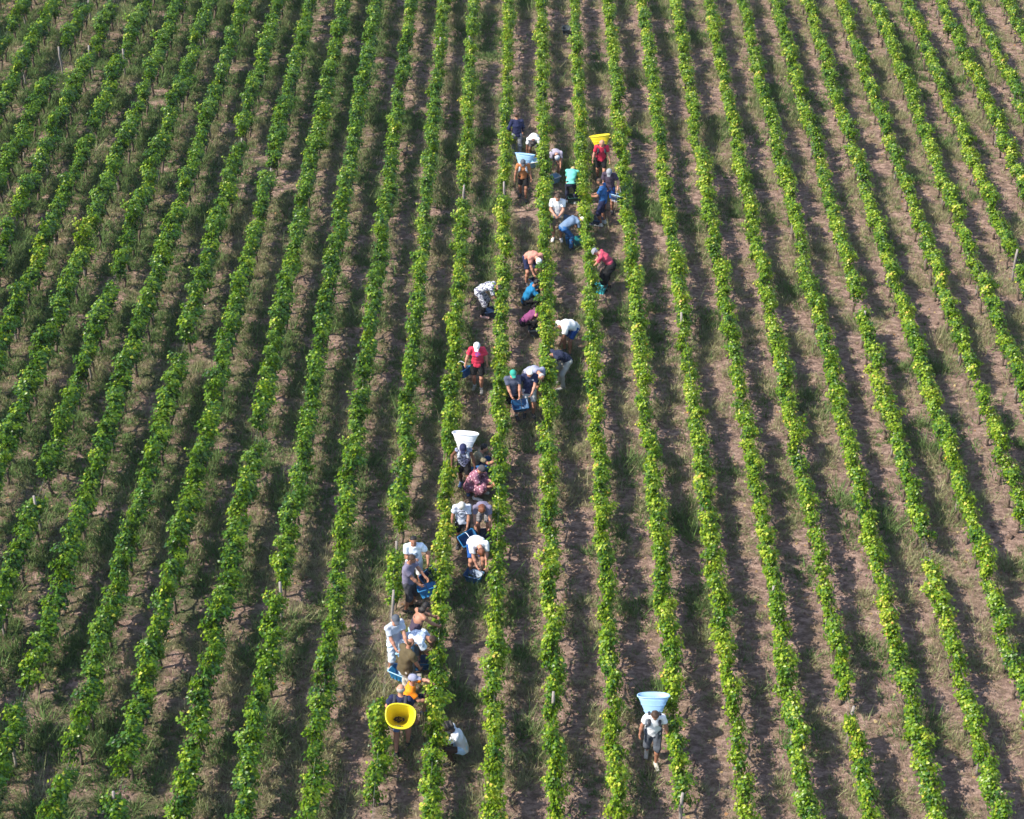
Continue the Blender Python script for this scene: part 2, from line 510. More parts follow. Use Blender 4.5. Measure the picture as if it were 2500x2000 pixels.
YELLOW = [(612, 690, .5, .25), (1395, 1440, .8, .12), (2215, 1500, 1.5, .14), (170, 630, 1.0, .2), (20, 600, 1.5, .12), (420, 1010, 1.3, .14), (1045, 650, .8, .16), (1080, 70, 1, .12), (1005, 60, 1, .18),
          (1560, 20, 1, .12), (600, 1480, 1.0, .14), (2190, 940, 1.2, .12), (190, 60, 1.2, .14), (290, 250, .8, .14), (450, 1990, 1.2, .12), (690, 1390, 1.2, .14), (1630, 1560, 1.0, .16), (925, 1900, 1.0, .14), (865, 1260, 1.0, .13)]
YL = [(*ground(x, y, .6).xy, r, a) for x, y, r, a in YELLOW]

def build_rows():
    for k in sorted(ROW):
        ys, y = [], 22.0 + random.random()
        while y < 74:
            if in_view(row_x(k, y), y): ys.append(y)
            y += random.gauss(0.90, 0.04)
        if not ys: continue
        root = link('vine_row', None, loc=(row_x(k, ys[0]), ys[0], 0))
        tag(root, row_label(k), 'vine row', 'parallel rows of grapevines')
        for y in ys:
            if any(abs(y - gy) < gh * .62 for gy, gh in GAPROW.get(k, [])): continue
            if k < -9 and y > 46 and random.random() < .11: continue
            x = row_x(k, y) + random.gauss(0, .025)
            thin = random.random() < (.20 if k > -4 else .08)
            o = link('vine', random.choice(THIN if thin else FOL), root, (x - root.location.x, y - root.location.y, 0),
                     random.choice((0, math.pi)) + random.gauss(0, .06),
                     (random.uniform(.88, 1.12) * min(1.16, max(1.0, 1.0 - .04 * (k + 2))), random.uniform(.96, 1.14), (1.06 if k < -4 else 1.0) * random.uniform(.80, 1.12) * (1.0 if not thin else .93)))
            turn_and_light = random.gauss(.0, .04) + (.105 if k > -3 else max(-.10, .05 + .035 * (k + 2)))  # random turning; left rows tinted cooler and darker to paint in their shade
            for (yx, yy, yr, ya) in YL:
                if math.hypot(x - yx, y - yy) < yr: turn_and_light += ya * (.5 if ya < .2 else 1)
            o.color = (max(-.15, turn_and_light), 0, 0, 1)
            link('trunk', random.choice(TRK), o)
        for (py, tall) in POSTROW.get(k, []):
            p = link('post', POST_TALL if tall else random.choice(POST), root, (row_x(k, py) - root.location.x, py - root.location.y, 0), random.uniform(0, 6))
            p.rotation_euler.x = random.gauss(0, .03); p.rotation_euler.y = random.gauss(0, .03)
        y = ys[0] + random.uniform(0, 5)
        while y < ys[-1]:
            if all(abs(y - q[0]) > 2.5 for q in POSTROW.get(k, [])):
                link('post', random.choice(POST), root, (row_x(k, y) - root.location.x, y - root.location.y, 0), random.uniform(0, 6), (.85, .85, .68))
            y += random.gauss(5.6, .3)
        for z in (.55, .85):
            a = Acc()
            V, Q, T = tube([(row_x(k, yy) - root.location.x, yy - root.location.y, z + .004 * math.sin(yy)) for yy in np.linspace(ys[0], ys[-1], 9)], [.0016] * 9, 4)
            a.add(V, Q, T)
            link('wire', a.mesh('wire', [M_WIRE]), root)
build_rows()

# ------------------------------------------------------------------ grass, weeds and clods
def build_grass():
    n = 165000
    x = RNG.uniform(X0, X1, n * 2); y = RNG.uniform(22.5, 73.5, n * 2)
    # keep what the picture can show, plus a margin
    d = y * math.cos(THETA) + HC * math.sin(THETA)
    keep = np.abs(x + YAW * y) < d * (1250 / F_PX) + 1.6
    x, y = x[keep], y[keep]
    side = np.clip((1.5 - x) / 11, 0, 1)                       # 0 dry side .. 1 weedy side
    patch = .55 * N1(x * .9, y * .9) + .45 * N2(x * 2.6, y * 2.6)
    dens = np.clip((patch - .42 + .16 * side + .05 * np.exp(-(x / 5) ** 2)) * 5, .08, 1)
    keep = RNG.random(len(x)) < dens * .85
    x, y, side, patch = x[keep], y[keep], side[keep], patch[keep]
    m = len(x)
    green = RNG.random(m) < np.clip((N3(x * .7 + 31, y * .7) - .52) * 3 + .04 + .95 * side, .03, .97)
    nb = np.where(green, 15, 14)
    idx = np.repeat(np.arange(m), nb)
    tot = len(idx)
    ang = RNG.uniform(0, 2 * math.pi, tot)
    size = (RNG.lognormal(-.05, .38, m) * np.where(RNG.random(m) < .05, 1.6, 1) * np.clip(.45 + 1.25 * N4(x * 1.1, y * 1.1), .6, 1.6))[idx]
    r0 = RNG.uniform(0, .10, tot) * size
    h = RNG.uniform(.04, .16, tot) * size * np.where(green[idx], 1.0, .9)
    lean = RNG.uniform(.25, 1.1, tot) * h
    w = RNG.uniform(.006, .013, tot) * np.where(green[idx], 1.3, .85)
    bx = x[idx] + np.cos(ang) * r0; by = y[idx] + np.sin(ang) * r0
    bz = relief(bx, by) - .008
    pa = ang + RNG.normal(0, 1.2, tot)
    tx, ty = -np.sin(pa) * w, np.cos(pa) * w
    V = np.empty((tot, 3, 3))
    V[:, 0] = np.stack([bx - tx, by - ty, bz], -1)
    V[:, 1] = np.stack([bx + tx, by + ty, bz], -1)
    V[:, 2] = np.stack([bx + np.cos(ang) * lean, by + np.sin(ang) * lean, bz + h], -1)
    u = RNG.random(tot)[:, None]
    g0, g1 = np.array([.050, .105, .028]), np.array([.165, .290, .080])
    s0, s1 = np.array([.19, .165, .090]), np.array([.46, .42, .26])
    c = np.where(green[idx][:, None], g0 + (g1 - g0) * u, s0 + (s1 - s0) * u)
    mixu = RNG.random(m)[idx][:, None] * .45
    mixu = mixu * np.where(green[idx][:, None], .6, 1)
    c = c * (1 - mixu) + mixu * np.where(green[idx][:, None], s0 + .3 * (s1 - s0), g1)
    C = np.concatenate([c, np.ones((tot, 1))], 1)
    C = np.repeat(C, 3, 0)
    T = np.arange(tot * 3).reshape(-1, 3)
    me = mesh_np('grass', V.reshape(-1, 3), tris=T, mats=[M_BLADE], colors=C)
    tag(link('grass', me), 'dry straw and green weedy grass tufts between the vine rows', 'grass', kind='stuff')

def build_weeds():
    # low broad-leaved weeds
    n = 6500
    x = RNG.uniform(X0 + 4, X1 - 4, n); y = RNG.uniform(23, 73, n)
    side = np.clip((3 - x) / 12, .12, 1)
    k = RNG.random(n) < side * .8
    x, y = x[k], y[k]
    m = 9
    idx = np.repeat(np.arange(len(x)), m); t = len(idx)
    a = RNG.uniform(0, 6.283, t); r = RNG.uniform(.01, .11, t)
    P = np.stack([x[idx] + np.cos(a) * r, y[idx] + np.sin(a) * r, 0 * a + RNG.uniform(.02, .10, t)], -1)
    P[:, 2] += relief(P[:, 0], P[:, 1])
    Nn = np.stack([np.cos(a) * .5, np.sin(a) * .5, np.ones(t)], -1) + RNG.normal(0, .2, (t, 3))
    T = np.stack([np.cos(a), np.sin(a), -.2 + 0 * a], -1)
    u = RNG.random(t)[:, None]
    C = np.concatenate([np.array([.04, .09, .03]) * (1 - u) + np.array([.11, .19, .05]) * u, np.ones((t, 1))], 1)
    V, tr, C = leaves_to_mesh(P, Nn, T, RNG.uniform(.022, .055, t), C)
    tag(link('weeds', mesh_np('weeds', V, tris=tr, mats=[M_BLADE], colors=C)), 'low broad-leaved weeds growing between the vine rows', 'weeds', kind='stuff')
    # fallen and dead leaves
    n = 5200
    x = RNG.uniform(X0 + 4, X1 - 4, n); y = RNG.uniform(23, 73, n)
    P = np.stack([x, y, relief(x, y) + .012], -1)
    a = RNG.uniform(0, 6.283, n)
    u = RNG.random(n)[:, None]
    C = np.concatenate([np.array([.30, .15, .07]) * (1 - u) + np.array([.50, .40, .20]) * u, np.ones((n, 1))], 1)
    V, tr, C = leaves_to_mesh(P, np.array([0, 0, 1.]) + RNG.normal(0, .35, (n, 3)), np.stack([np.cos(a), np.sin(a), 0 * a], -1), RNG.uniform(.05, .10, n), C)
    tag(link('fallen_leaves', mesh_np('fallen_leaves', V, tris=tr, mats=[M_BLADE], colors=C)), 'brown dead vine leaves fallen on the soil', 'leaves', kind='stuff')

def build_clods():
    n = 30000
    x = RNG.uniform(X0 + 3, X1 - 3, n); y = RNG.uniform(23, 73, n)
    k = np.abs(x + YAW * y) < (y * math.cos(THETA) + HC * math.sin(THETA)) * (1250 / F_PX) + 1.5
    x, y = x[k], y[k]; n = len(x)
    s = RNG.lognormal(-3.75, .5, n)
    o = np.array([(1, 0, 0), (0, 1, 0), (-1, 0, 0), (0, -1, 0), (0, 0, .75), (0, 0, -.5)])
    f = np.array([(0, 1, 4), (1, 2, 4), (2, 3, 4), (3, 0, 4), (1, 0, 5), (2, 1, 5), (3, 2, 5), (0, 3, 5)])
    V = o[None] * s[:, None, None] * RNG.uniform(.6, 1.35, (n, 6, 3))
    a = RNG.uniform(0, 6.283, n); ca, sa = np.cos(a)[:, None], np.sin(a)[:, None]
    V = np.stack([V[..., 0] * ca - V[..., 1] * sa, V[..., 0] * sa + V[..., 1] * ca, V[..., 2]], -1)
    V += np.stack([x, y, relief(x, y) + s * .15], -1)[:, None]
    T = (f[None] + (np.arange(n) * 6)[:, None, None]).reshape(-1, 3)
    tag(link('soil_clods', mesh_np('soil_clods', V.reshape(-1, 3), tris=T, mats=[M_SOIL])), 'loose clods of soil lying between the vine rows', 'clods', kind='stuff')
build_grass(); build_weeds(); build_clods()
#PEOPLE#
# ------------------------------------------------------------------ people
def V3(*a): return np.array(a, float)
def nrm(v): return v / max(1e-9, np.linalg.norm(v))

def cone(a, b, wa, wb, u=None, f0=False, f1=False):
    """Tapered limb: wa/wb = (half width along u, half width across); f0/f1 = cut flat at that end."""
    wa = (wa, wa) if np.isscalar(wa) else wa
    wb = (wb, wb) if np.isscalar(wb) else wb
    return dict(a=np.asarray(a, float), b=np.asarray(b, float), wa=wa, wb=wb, u=u, f0=f0, f1=f1)

def cone_d(p, P):
    a, b = p['a'], p['b']
    ab = b - a
    L = max(1e-5, np.linalg.norm(ab)); n = ab / L
    u = p['u'] if p['u'] is not None else (V3(1, 0, 0) if abs(n[0]) < .8 else V3(0, 1, 0))
    u = nrm(u - n * (u @ n)); v = np.cross(n, u)
    d = P - a.astype(np.float32)
    s = d @ n.astype(np.float32)
    t = np.clip(s / L, 0, 1)
    wu = p['wa'][0] + (p['wb'][0] - p['wa'][0]) * t
    wv = p['wa'][1] + (p['wb'][1] - p['wa'][1]) * t
    du = d @ u.astype(np.float32); dv = d @ v.astype(np.float32)
    ex = s - t * L
    mn = np.minimum(wu, wv)
    q = np.sqrt((du / wu) ** 2 + (dv / wv) ** 2 + (ex / mn) ** 2)
    out = (q - 1) * mn
    if p['f0']: out = np.maximum(out, -s)
    if p['f1']: out = np.maximum(out, s - L)
    return out

def surface(prims, h, k=0.03, cuts=(), subs=(), wrinkle=0.0, seed=0):
    """Polygonise a smooth union of cones (naive surface nets) -> verts, quads."""
    pad = 0.05
    lo = np.min([np.minimum(p['a'], p['b']) - max(max(p['wa']), max(p['wb'])) for p in prims], 0) - pad
    hi = np.max([np.maximum(p['a'], p['b']) + max(max(p['wa']), max(p['wb'])) for p in prims], 0) + pad
    n = np.ceil((hi - lo) / h).astype(int) + 1
    ax = [(lo[i] + h * np.arange(n[i])).astype(np.float32) for i in range(3)]
    Fd = np.full(n, 0.2, np.float32)
    for p in prims:
        r = max(max(p['wa']), max(p['wb'])) + 0.06
        i0 = np.maximum(0, np.floor((np.minimum(p['a'], p['b']) - r - lo) / h).astype(int))
        i1 = np.minimum(n, np.ceil((np.maximum(p['a'], p['b']) + r - lo) / h).astype(int) + 1)
        sl = tuple(slice(i0[i], i1[i]) for i in range(3))
        P = np.stack(np.meshgrid(ax[0][sl[0]], ax[1][sl[1]], ax[2][sl[2]], indexing='ij'), -1)
        d = cone_d(p, P).astype(np.float32)
        o = Fd[sl]
        hh = np.clip(0.5 + 0.5 * (o - d) / k, 0, 1)
        Fd[sl] = np.minimum(np.minimum(o, d), o * (1 - hh) + d * hh - k * hh * (1 - hh))
    if cuts or subs or wrinkle:
        P = np.stack(np.meshgrid(*ax, indexing='ij'), -1)
        if wrinkle:
            g = np.random.default_rng(seed)
            for _ in range(4):
                w = g.normal(0, 1, 3); w = w / np.linalg.norm(w) * g.uniform(28, 62)
                Fd += (wrinkle * .5 * np.sin(P @ w.astype(np.float32) + g.uniform(0, 6))).astype(np.float32)
        for c, nn in cuts:                       # keep the side the normal points away from
            Fd = np.maximum(Fd, (P - np.asarray(c, np.float32)) @ np.asarray(nn, np.float32))
        for c, r in subs:
            Fd = np.maximum(Fd, r - np.linalg.norm(P - np.asarray(c, np.float32), axis=-1))
    I = Fd < 0
    I[0] = I[-1] = False; I[:, 0] = I[:, -1] = False; I[:, :, 0] = I[:, :, -1] = False
    Fd = np.where(I, np.minimum(Fd, -1e-5), np.maximum(Fd, 1e-5))
    c = np.zeros(n - 1, np.int8)
    for dx in (0, 1):
        for dy in (0, 1):
            for dz in (0, 1):
                c += I[dx:n[0] - 1 + dx, dy:n[1] - 1 + dy, dz:n[2] - 1 + dz]
    cells = np.argwhere((c > 0) & (c < 8))
    if not len(cells): return np.zeros((0, 3)), np.zeros((0, 4), int)
    acc = np.zeros((len(cells), 3)); cnt = np.zeros(len(cells))
    corner = [(i, j, l) for i in (0, 1) for j in (0, 1) for l in (0, 1)]
    for ca in corner:
        for axis in range(3):
            if ca[axis]: continue
            cb = list(ca); cb[axis] = 1
            A = cells + np.array(ca); B = cells + np.array(cb)
            fa, fb = Fd[A[:, 0], A[:, 1], A[:, 2]], Fd[B[:, 0], B[:, 1], B[:, 2]]
            m = (fa < 0) != (fb < 0)
            t = np.where(m, fa / np.where(m, fa - fb, 1), 0)
            q = np.array(ca, float)[None].repeat(len(cells), 0); q[:, axis] = t
            acc[m] += q[m]; cnt[m] += 1
    verts = lo + h * (cells + acc / np.maximum(cnt, 1)[:, None])
    idx = -np.ones(n - 1, int); idx[cells[:, 0], cells[:, 1], cells[:, 2]] = np.arange(len(cells))
    quads = []
    for axis in range(3):
        sh = [slice(None)] * 3; s0 = list(sh); s1 = list(sh)
        s0[axis] = slice(0, -1); s1[axis] = slice(1, None)
        e = I[tuple(s0)] != I[tuple(s1)]
        E = np.argwhere(e)
        o1, o2 = [(1, 2), (2, 0), (0, 1)][axis]
        E = E[(E[:, o1] > 0) & (E[:, o2] > 0) & (E[:, o1] < n[o1] - 1) & (E[:, o2] < n[o2] - 1)]
        def cid(d1, d2):
            G = E.copy(); G[:, o1] -= d1; G[:, o2] -= d2
            return idx[G[:, 0], G[:, 1], G[:, 2]]
        q = np.stack([cid(1, 1), cid(0, 1), cid(0, 0), cid(1, 0)], -1)
        ins = I[E[:, 0], E[:, 1], E[:, 2]]
        q[~ins] = q[~ins][:, ::-1]
        quads.append(q)
    return verts, np.concatenate(quads)

def two_bone(a, c, l1, l2, hint):
    d = c - a; L = np.linalg.norm(d)
    if L > (l1 + l2) * .995:
        c = a + d / L * (l1 + l2) * .995; d = c - a; L = np.linalg.norm(d)
    if L < abs(l1 - l2) * 1.05 + .02:
        L = abs(l1 - l2) * 1.05 + .02; d = nrm(d) * L; c = a + d
    x = (l1 * l1 - l2 * l2 + L * L) / (2 * L)
    y = math.sqrt(max(0, l1 * l1 - x * x))
    n = d / L; hv = nrm(hint - n * (hint @ n))
    return a + n * x + hv * y, c

def dirp(a): return V3(0, math.sin(R(a)), math.cos(R(a)))
def fwdp(a): return V3(0, math.cos(R(a)), -math.sin(R(a)))

POSE = {
    'stand': dict(pel=(0, -.01, .93), a=(0, 3, 6), neck=15, hp=8, lf=(-.11, .02), rf=(.11, -.03), lh=(-.27, .07, .80), rh=(.27, .07, .80)),
    'read': dict(pel=(0, -.02, .93), a=(-2, 4, 12), neck=38, hp=48, lf=(-.12, .02), rf=(.12, -.03), lh=(-.06, .32, 1.05), rh=(.08, .30, 1.07)),
    'walk': dict(pel=(0, 0, .92), a=(2, 5, 8), neck=18, hp=12, lf=(-.09, .20), rf=(.09, -.22), lh=(-.26, -.10, .82), rh=(.25, .22, .86)),
    'carry': dict(pel=(0, -.04, .92), a=(8, 14, 18), neck=34, hp=38, lf=(-.10, .18), rf=(.10, -.20), lh=(-.31, .12, .84), rh=(.31, .14, .84)),
    'bend': dict(pel=(0, -.26, .87), a=(48, 72, 88), neck=98, hp=112, lf=(-.15, .02), rf=(.15, -.03), lh=(-.13, .40, .42), rh=(.13, .44, .45)),
    'stoop': dict(pel=(0, -.14, .90), a=(22, 40, 52), neck=62, hp=70, lf=(-.13, .03), rf=(.13, -.05), lh=(-.12, .48, .78), rh=(.12, .46, .76)),
    'squat': dict(pel=(0, -.17, .33), a=(18, 26, 34), neck=34, hp=28, lf=(-.15, .10), rf=(.15, .06), lh=(-.10, .50, .62), rh=(.12, .48, .66)),
    'kneel': dict(pel=(0, -.14, .47), a=(6, 10, 14), neck=12, hp=4, lf=(-.13, .22), rf=(.12, -.32), lh=(-.10, .40, .98), rh=(.14, .36, .68)),
}

SKIN = {n: plain_mat('skin_' + n, c, .55, .35, .10) for n, c in
        dict(fair=(.42, .205, .14), tan=(.29, .135, .085), brown=(.13, .058, .036), dark=(.055, .028, .019)).items()}
M_EYE = plain_mat('eye', (.02, .016, .014), .3)
M_LIP = plain_mat('lip', (.30, .10, .085), .5)
HAIRM = {n: plain_mat('hair_' + n, c, .6, .3, .35) for n, c in
         dict(black=(.012, .010, .010), brown=(.045, .026, .016), auburn=(.12, .038, .016), grey=(.34, .33, .32), white=(.72, .70, .66), blond=(.36, .25, .12)).items()}
CLOTH = {}
def cloth(name, c=None, **kw):
    if name not in CLOTH: CLOTH[name] = cloth_mat(name, c, **kw)
    return CLOTH[name]
for n, c in dict(navy=(.016, .02, .06), grey=(.22, .23, .26), darkgrey=(.055, .055, .065), white=(.66, .66, .67), black=(.012, .012, .014), rust=(.36, .14, .055), mauve=(.30, .27, .34),
                 mint=(.13, .47, .39), inky=(.02, .024, .05), red=(.50, .026, .06), plum=(.055, .040, .065), blue=(.02, .085, .24), khaki=(.30, .235, .15), denim=(.025, .10, .27),
                 greyblue=(.13, .19, .29), salmon=(.48, .21, .16), teal=(.012, .15, .32), purple=(.18, .045, .13), pinkred=(.44, .06, .10), royal=(.015, .07, .27),
                 lavender=(.25, .26, .36), paleshort=(.55, .56, .58), slate=(.075, .085, .13), green=(.03, .26, .20), olive=(.20, .165, .085), darkolive=(.085, .066, .035), stone=(.42, .40, .36),
                 palegrey=(.42, .46, .54), iceblue=(.62, .72, .84), skyblue=(.45, .62, .78), orange=(.85, .24, .012), lightdenim=(.34, .46, .60), fadedblue=(.10, .16, .32), mauvegrey=(.16, .145, .21), pinkshoe=(.60, .36, .34), shoegrey=(.30, .29, .29), graphite=(.07, .08, .10)).items():
    cloth(n, c)
cloth('scribble', (.62, .63, .68), pattern='scribble', c2=(.06, .06, .11), scale=17)
cloth('dots', (.24, .10, .15), pattern='spots', c2=(.72, .46, .50), scale=15)
cloth('flowers', (.022, .024, .04), pattern='scribble', c2=(.30, .32, .45), scale=22)
cloth('plaid', (.04, .04, .05), pattern='plaid', c2=(.42, .40, .42), scale=9)
cloth('camo', (.30, .265, .18), pattern='scribble', c2=(.17, .15, .095), scale=7)
cloth('bluewash', (.70, .76, .84), pattern='scribble', c2=(.30, .36, .48), scale=8)
cloth('redprint', (.52, .035, .075), pattern=dict(c=(-.02, .13, 1.30), r=.085, col=(.20, .07, .30), broken=True))
cloth('ring', (.45, .48, .56), pattern=dict(list=[dict(c=(0, .15, 1.22), r=.125, w=.022, col=(.05, .05, .09)), dict(c=(0, .155, 1.225), r=.045, col=(.16, .17, .22), broken=True)]))
cloth('whiteprint', (.70, .76, .84), pattern=dict(c=(0, .12, 1.20), r=.11, col=(.12, .20, .34), broken=True))
cloth('navybadge', (.016, .022, .062), pattern=dict(c=(-.09, .12, 1.34), r=.035, col=(.5, .5, .55)))

def finger(acc, base, d, n, side, L, r, curl, mat=0):
    p = [base]
    ang = 0.15
    for seg in (.42, .33, .25):
        ang += curl
        v = nrm(d * math.cos(ang) + n * math.sin(ang))
        p.append(p[-1] + v * L * seg)
    V, Q, T = tube([tuple(x) for x in p], [r, r * .95, r * .85, r * .62], 6)
    acc.add(V, Q, T, mat)

def person(px, py, yaw, pose, label, top=('tee', 'white'), bottom=('shorts', 'black'), shoe='darkgrey', head=('hair', 'brown'), skin='fair', size=1.0, sock=None, group='grape pickers and tub carriers', dz=0.0, **ov):
    ps = dict(POSE[pose]); ps.update(ov); size = size * .965
    g = np.random.default_rng(int(px * 7 + py))
    PEL = V3(*ps['pel']); a0, a1, a2 = ps['a']
    roll, twist, build, hyaw = R(ps.get('roll', 0)), R(ps.get('twist', 0)), ps.get('build', 1.0), R(ps.get('hyaw', 0))
    Rr = np.array(Matrix.Rotation(roll, 3, 'Y'))
    D = lambda a: Rr @ dirp(a)
    X = V3(1, 0, 0); Xp = Rr @ X
    P1 = PEL + .13 * D(a0); P2 = P1 + .22 * D(a1); P3 = P2 + .19 * D(a2)
    Xs = np.array(Matrix.Rotation(twist, 3, Vector(D(a2)))) @ Xp
    NK = P3 + .085 * D(ps['neck']); Hd = D(ps['hp'])
    HC_ = NK + .085 * Hd + .015 * (Rr @ fwdp(ps['hp']))
    Hf = np.array(Matrix.Rotation(hyaw, 3, Vector(Hd))) @ (Rr @ fwdp(ps['hp']))
    Hx = nrm(np.cross(Hf, Hd))
    J = {}
    for s, nm in ((-1, 'l'), (1, 'r')):
        sh = P3 - .045 * D(a2) + s * .178 * Xs
        w = V3(*ps[nm + 'h'])
        hint = ps.get(nm + 'eh', (s * .75, -.8, -.35))
        el, wr = two_bone(sh, w, .285, .25, V3(*hint))
        hip = PEL - .015 * D(a0) + s * .088 * X
        ft = ps[nm + 'f']; an = V3(ft[0], ft[1] - .04, .085 + (ft[2] if len(ft) > 2 else 0))
        kn, an = two_bone(hip, an, .435, .425, V3(s * ps.get('knee', .22), 1, .15))
        J[nm] = (sh, el, wr, hip, kn, an)
    # ---- body
    B = []
    bw = build
    torso = [(PEL - .03 * D(a0), P1, (.150 * bw, .108 * bw), (.135 * bw, .098 * bw)), (P1, P2, (.135 * bw, .098 * bw), (.155, .108 * (bw + 1) / 2)), (P2, P3 - .05 * D(a2), (.155, .108), (.13, .075))]
    for a, b, wa, wb in torso: B.append(cone(a, b, wa, wb, Xs))
    B.append(cone(J['l'][0], J['r'][0], .052, .052))
    B.append(cone(P3 - .03 * D(a2), NK + .03 * Hd, .058, .050))
    B += [cone(HC_ + .015 * Hd - .018 * Hf, HC_ + .022 * Hd + .012 * Hf, (.076, .088), (.074, .084), Hx), cone(HC_ - .015 * Hd + .02 * Hf, HC_ - .065 * Hd + .042 * Hf, (.060, .062), (.042, .040), Hx),
          cone(HC_ + .012 * Hd + .088 * Hf, HC_ - .022 * Hd + .106 * Hf, .012, .017)]
    for s in (-1, 1): B.append(cone(HC_ + s * .078 * Hx - .028 * Hd, HC_ + s * .084 * Hx + .022 * Hd - .01 * Hf, .012, .016))
    for nm, s in (('l', -1), ('r', 1)):
        sh, el, wr, hip, kn, an = J[nm]
        fd = nrm(wr - el)
        B += [cone(sh, el, .050 * bw, .040), cone(el, el + (wr - el) * .35, .040, .041), cone(el + (wr - el) * .35, wr, .041, .027)]
        B += [cone(hip, kn, .086 * bw, .055), cone(kn, kn + (an - kn) * .33, .055, .057), cone(kn + (an - kn) * .33, an, .057, .036)]
        toe = V3(ps[nm + 'f'][0] + s * .03, ps[nm + 'f'][1] + .15, .04)
        B += [cone(an - V3(0, 0, .035), toe, (.038, .038), (.042, .026))]
        pn = V3(-s, 0, 0); pn = nrm(pn - fd * (pn @ fd))
        B.append(cone(wr, wr + fd * .075, (.036, .018), (.040, .014), np.cross(fd, pn)))
    verts, quads = surface(B, .0165, .035)
    acc = Acc(); acc.add(verts, quads)
    for nm, s in (('l', -1), ('r', 1)):
        sh, el, wr, hip, kn, an = J[nm]
        fd = nrm(wr - el); pn = V3(-s, 0, 0); pn = nrm(pn - fd * (pn @ fd)); sd = nrm(np.cross(fd, pn)) * s
        if sd @ (V3(0, 1, 0.3)) < 0: sd = -sd
        curl = ps.get(nm + 'curl', .45)
        for i, (o, L) in enumerate(((.030, .076), (.010, .085), (-.010, .080), (-.029, .064))):
            finger(acc, wr + fd * .072 + sd * o, fd, pn, sd, L, .0095, curl)
        finger(acc, wr + fd * .028 + sd * .034, nrm(fd * .7 + sd * .7), pn, sd, .062, .011, curl * .6)
    for s in (-1, 1):
        e = HC_ + s * .030 * Hx + .010 * Hd + .088 * Hf
        V, Q, T = tube([tuple(e - .016 * Hx), tuple(e), tuple(e + .016 * Hx)], [.004, .011, .004], 6); acc.add(V, Q, T, 1)
    l0 = HC_ - .055 * Hd + .087 * Hf
    V, Q, T = tube([tuple(l0 - .024 * Hx), tuple(l0 + .004 * Hf), tuple(l0 + .024 * Hx)], [.004, .009, .004], 6); acc.add(V, Q, T, 2)
    gp = ground(px, py - (3 if math.cos(R(yaw)) < -.5 else 0))     # toes reach a little nearer than the ankles
    root = link('person', acc.mesh('person_body', [SKIN[skin], M_EYE, M_LIP], smooth=True), None, (gp.x, gp.y, dz), R(yaw), (size,) * 3)
    tag(root, label, 'person', group)
    def wear(name, prims, mat, h=.0175, k=.03, **kw):
        v, q = surface(prims, h, k, **kw)
        if len(v):
            a = Acc(); a.add(v, q)
            return link(name, a.mesh(name, [mat], smooth=True), root)
    sd_ = int(px + py)
    # ---- top
    kind, tm = top
    if kind:
        inf = .020 + ps.get('loose', 0.0)
        T = []
        hem = PEL - (.07 if kind != 'strapless' else -.05) * D(a0)
        T.append(cone(hem, P1, (.152 * bw + inf + .008, .110 * bw + inf + .008), (.138 * bw + inf, .1 * bw + inf), Xs, f0=True))
        if kind == 'strapless':
            T.append(cone(P1, P2 + .05 * D(a2), (.136 * bw + inf, .098 * bw + inf), (.150 + inf * .5, .104 + inf * .5), Xs, f1=True))
        else:
            for a, b, wa, wb in torso[1:]: T.append(cone(a, b, (wa[0] + inf, wa[1] + inf), (wb[0] + inf, wb[1] + inf), Xs))
            T.append(cone(J['l'][0], J['r'][0], .052 + inf * .6, .052 + inf * .6))
            for nm in 'lr':
                sh, el, wr = J[nm][:3]
                if kind == 'tee': T.append(cone(sh, sh + (el - sh) * .66, .050 * bw + inf * .8, .052 + inf, f1=True))
                if kind == 'long': T += [cone(sh, el, .052 + inf * .8, .046 + inf * .7), cone(el, el + (wr - el) * .92, .046 + inf * .7, .034 + inf * .6, f1=True)]
        subs = [] if kind == 'strapless' else [(P3 + .05 * D(ps['neck']) + .015 * fwdp(a2), .072 if kind != 'tank' else .10)]
        wear(ps.get('topname', 'shirt'), T, cloth(tm), subs=subs, wrinkle=.007, seed=sd_)
    # ---- bottom
    kind, bm = bottom
    Bt = [cone(PEL - .06 * D(a0), PEL + .075 * D(a0), (.158 * bw, .116 * bw), (.146 * bw, .108 * bw), X, f1=True)]
    for nm in 'lr':
        sh, el, wr, hip, kn, an = J[nm]
        if kind == 'shorts': Bt.append(cone(hip, hip + (kn - hip) * .80, .100 * bw, .088, f1=True))
        elif kind == 'brief': Bt.append(cone(hip, hip + (kn - hip) * .42, .100 * bw, .094, f1=True))
        elif kind == 'knee': Bt += [cone(hip, kn, .100 * bw, .082), cone(kn, kn + (an - kn) * .18, .082, .082, f1=True)]
        elif kind == 'tights': Bt += [cone(hip, kn, .094, .064), cone(kn, kn + (an - kn) * .35, .064, .065), cone(kn + (an - kn) * .35, an, .065, .045, f1=True)]
        elif kind == 'long': Bt += [cone(hip, kn, .102 * bw, .078), cone(kn, kn + (an - kn) * .96, .078, .064, f1=True)]
        elif kind == 'skirt': Bt += [cone(hip, kn, .13, .13), cone(kn, kn + (an - kn) * .45, .13, .12, f1=True)]
    wear(dict(shorts='shorts', brief='shorts', knee='shorts', tights='leggings', long='trousers', skirt='skirt')[kind], Bt, cloth(bm), k=.045 if kind != 'skirt' else .12, wrinkle=.008, seed=sd_ + 1)
    if ps.get('legwear'):
        L = []
        for nm in 'lr':
            kn, an = J[nm][4:6]
            L = [cone(kn - (an - kn) * .1, kn + (an - kn) * .35, .066, .067), cone(kn + (an - kn) * .35, an, .067, .046, f1=True)]
            wear('knee_sock', L, cloth(ps['legwear']), h=.014, k=.02)
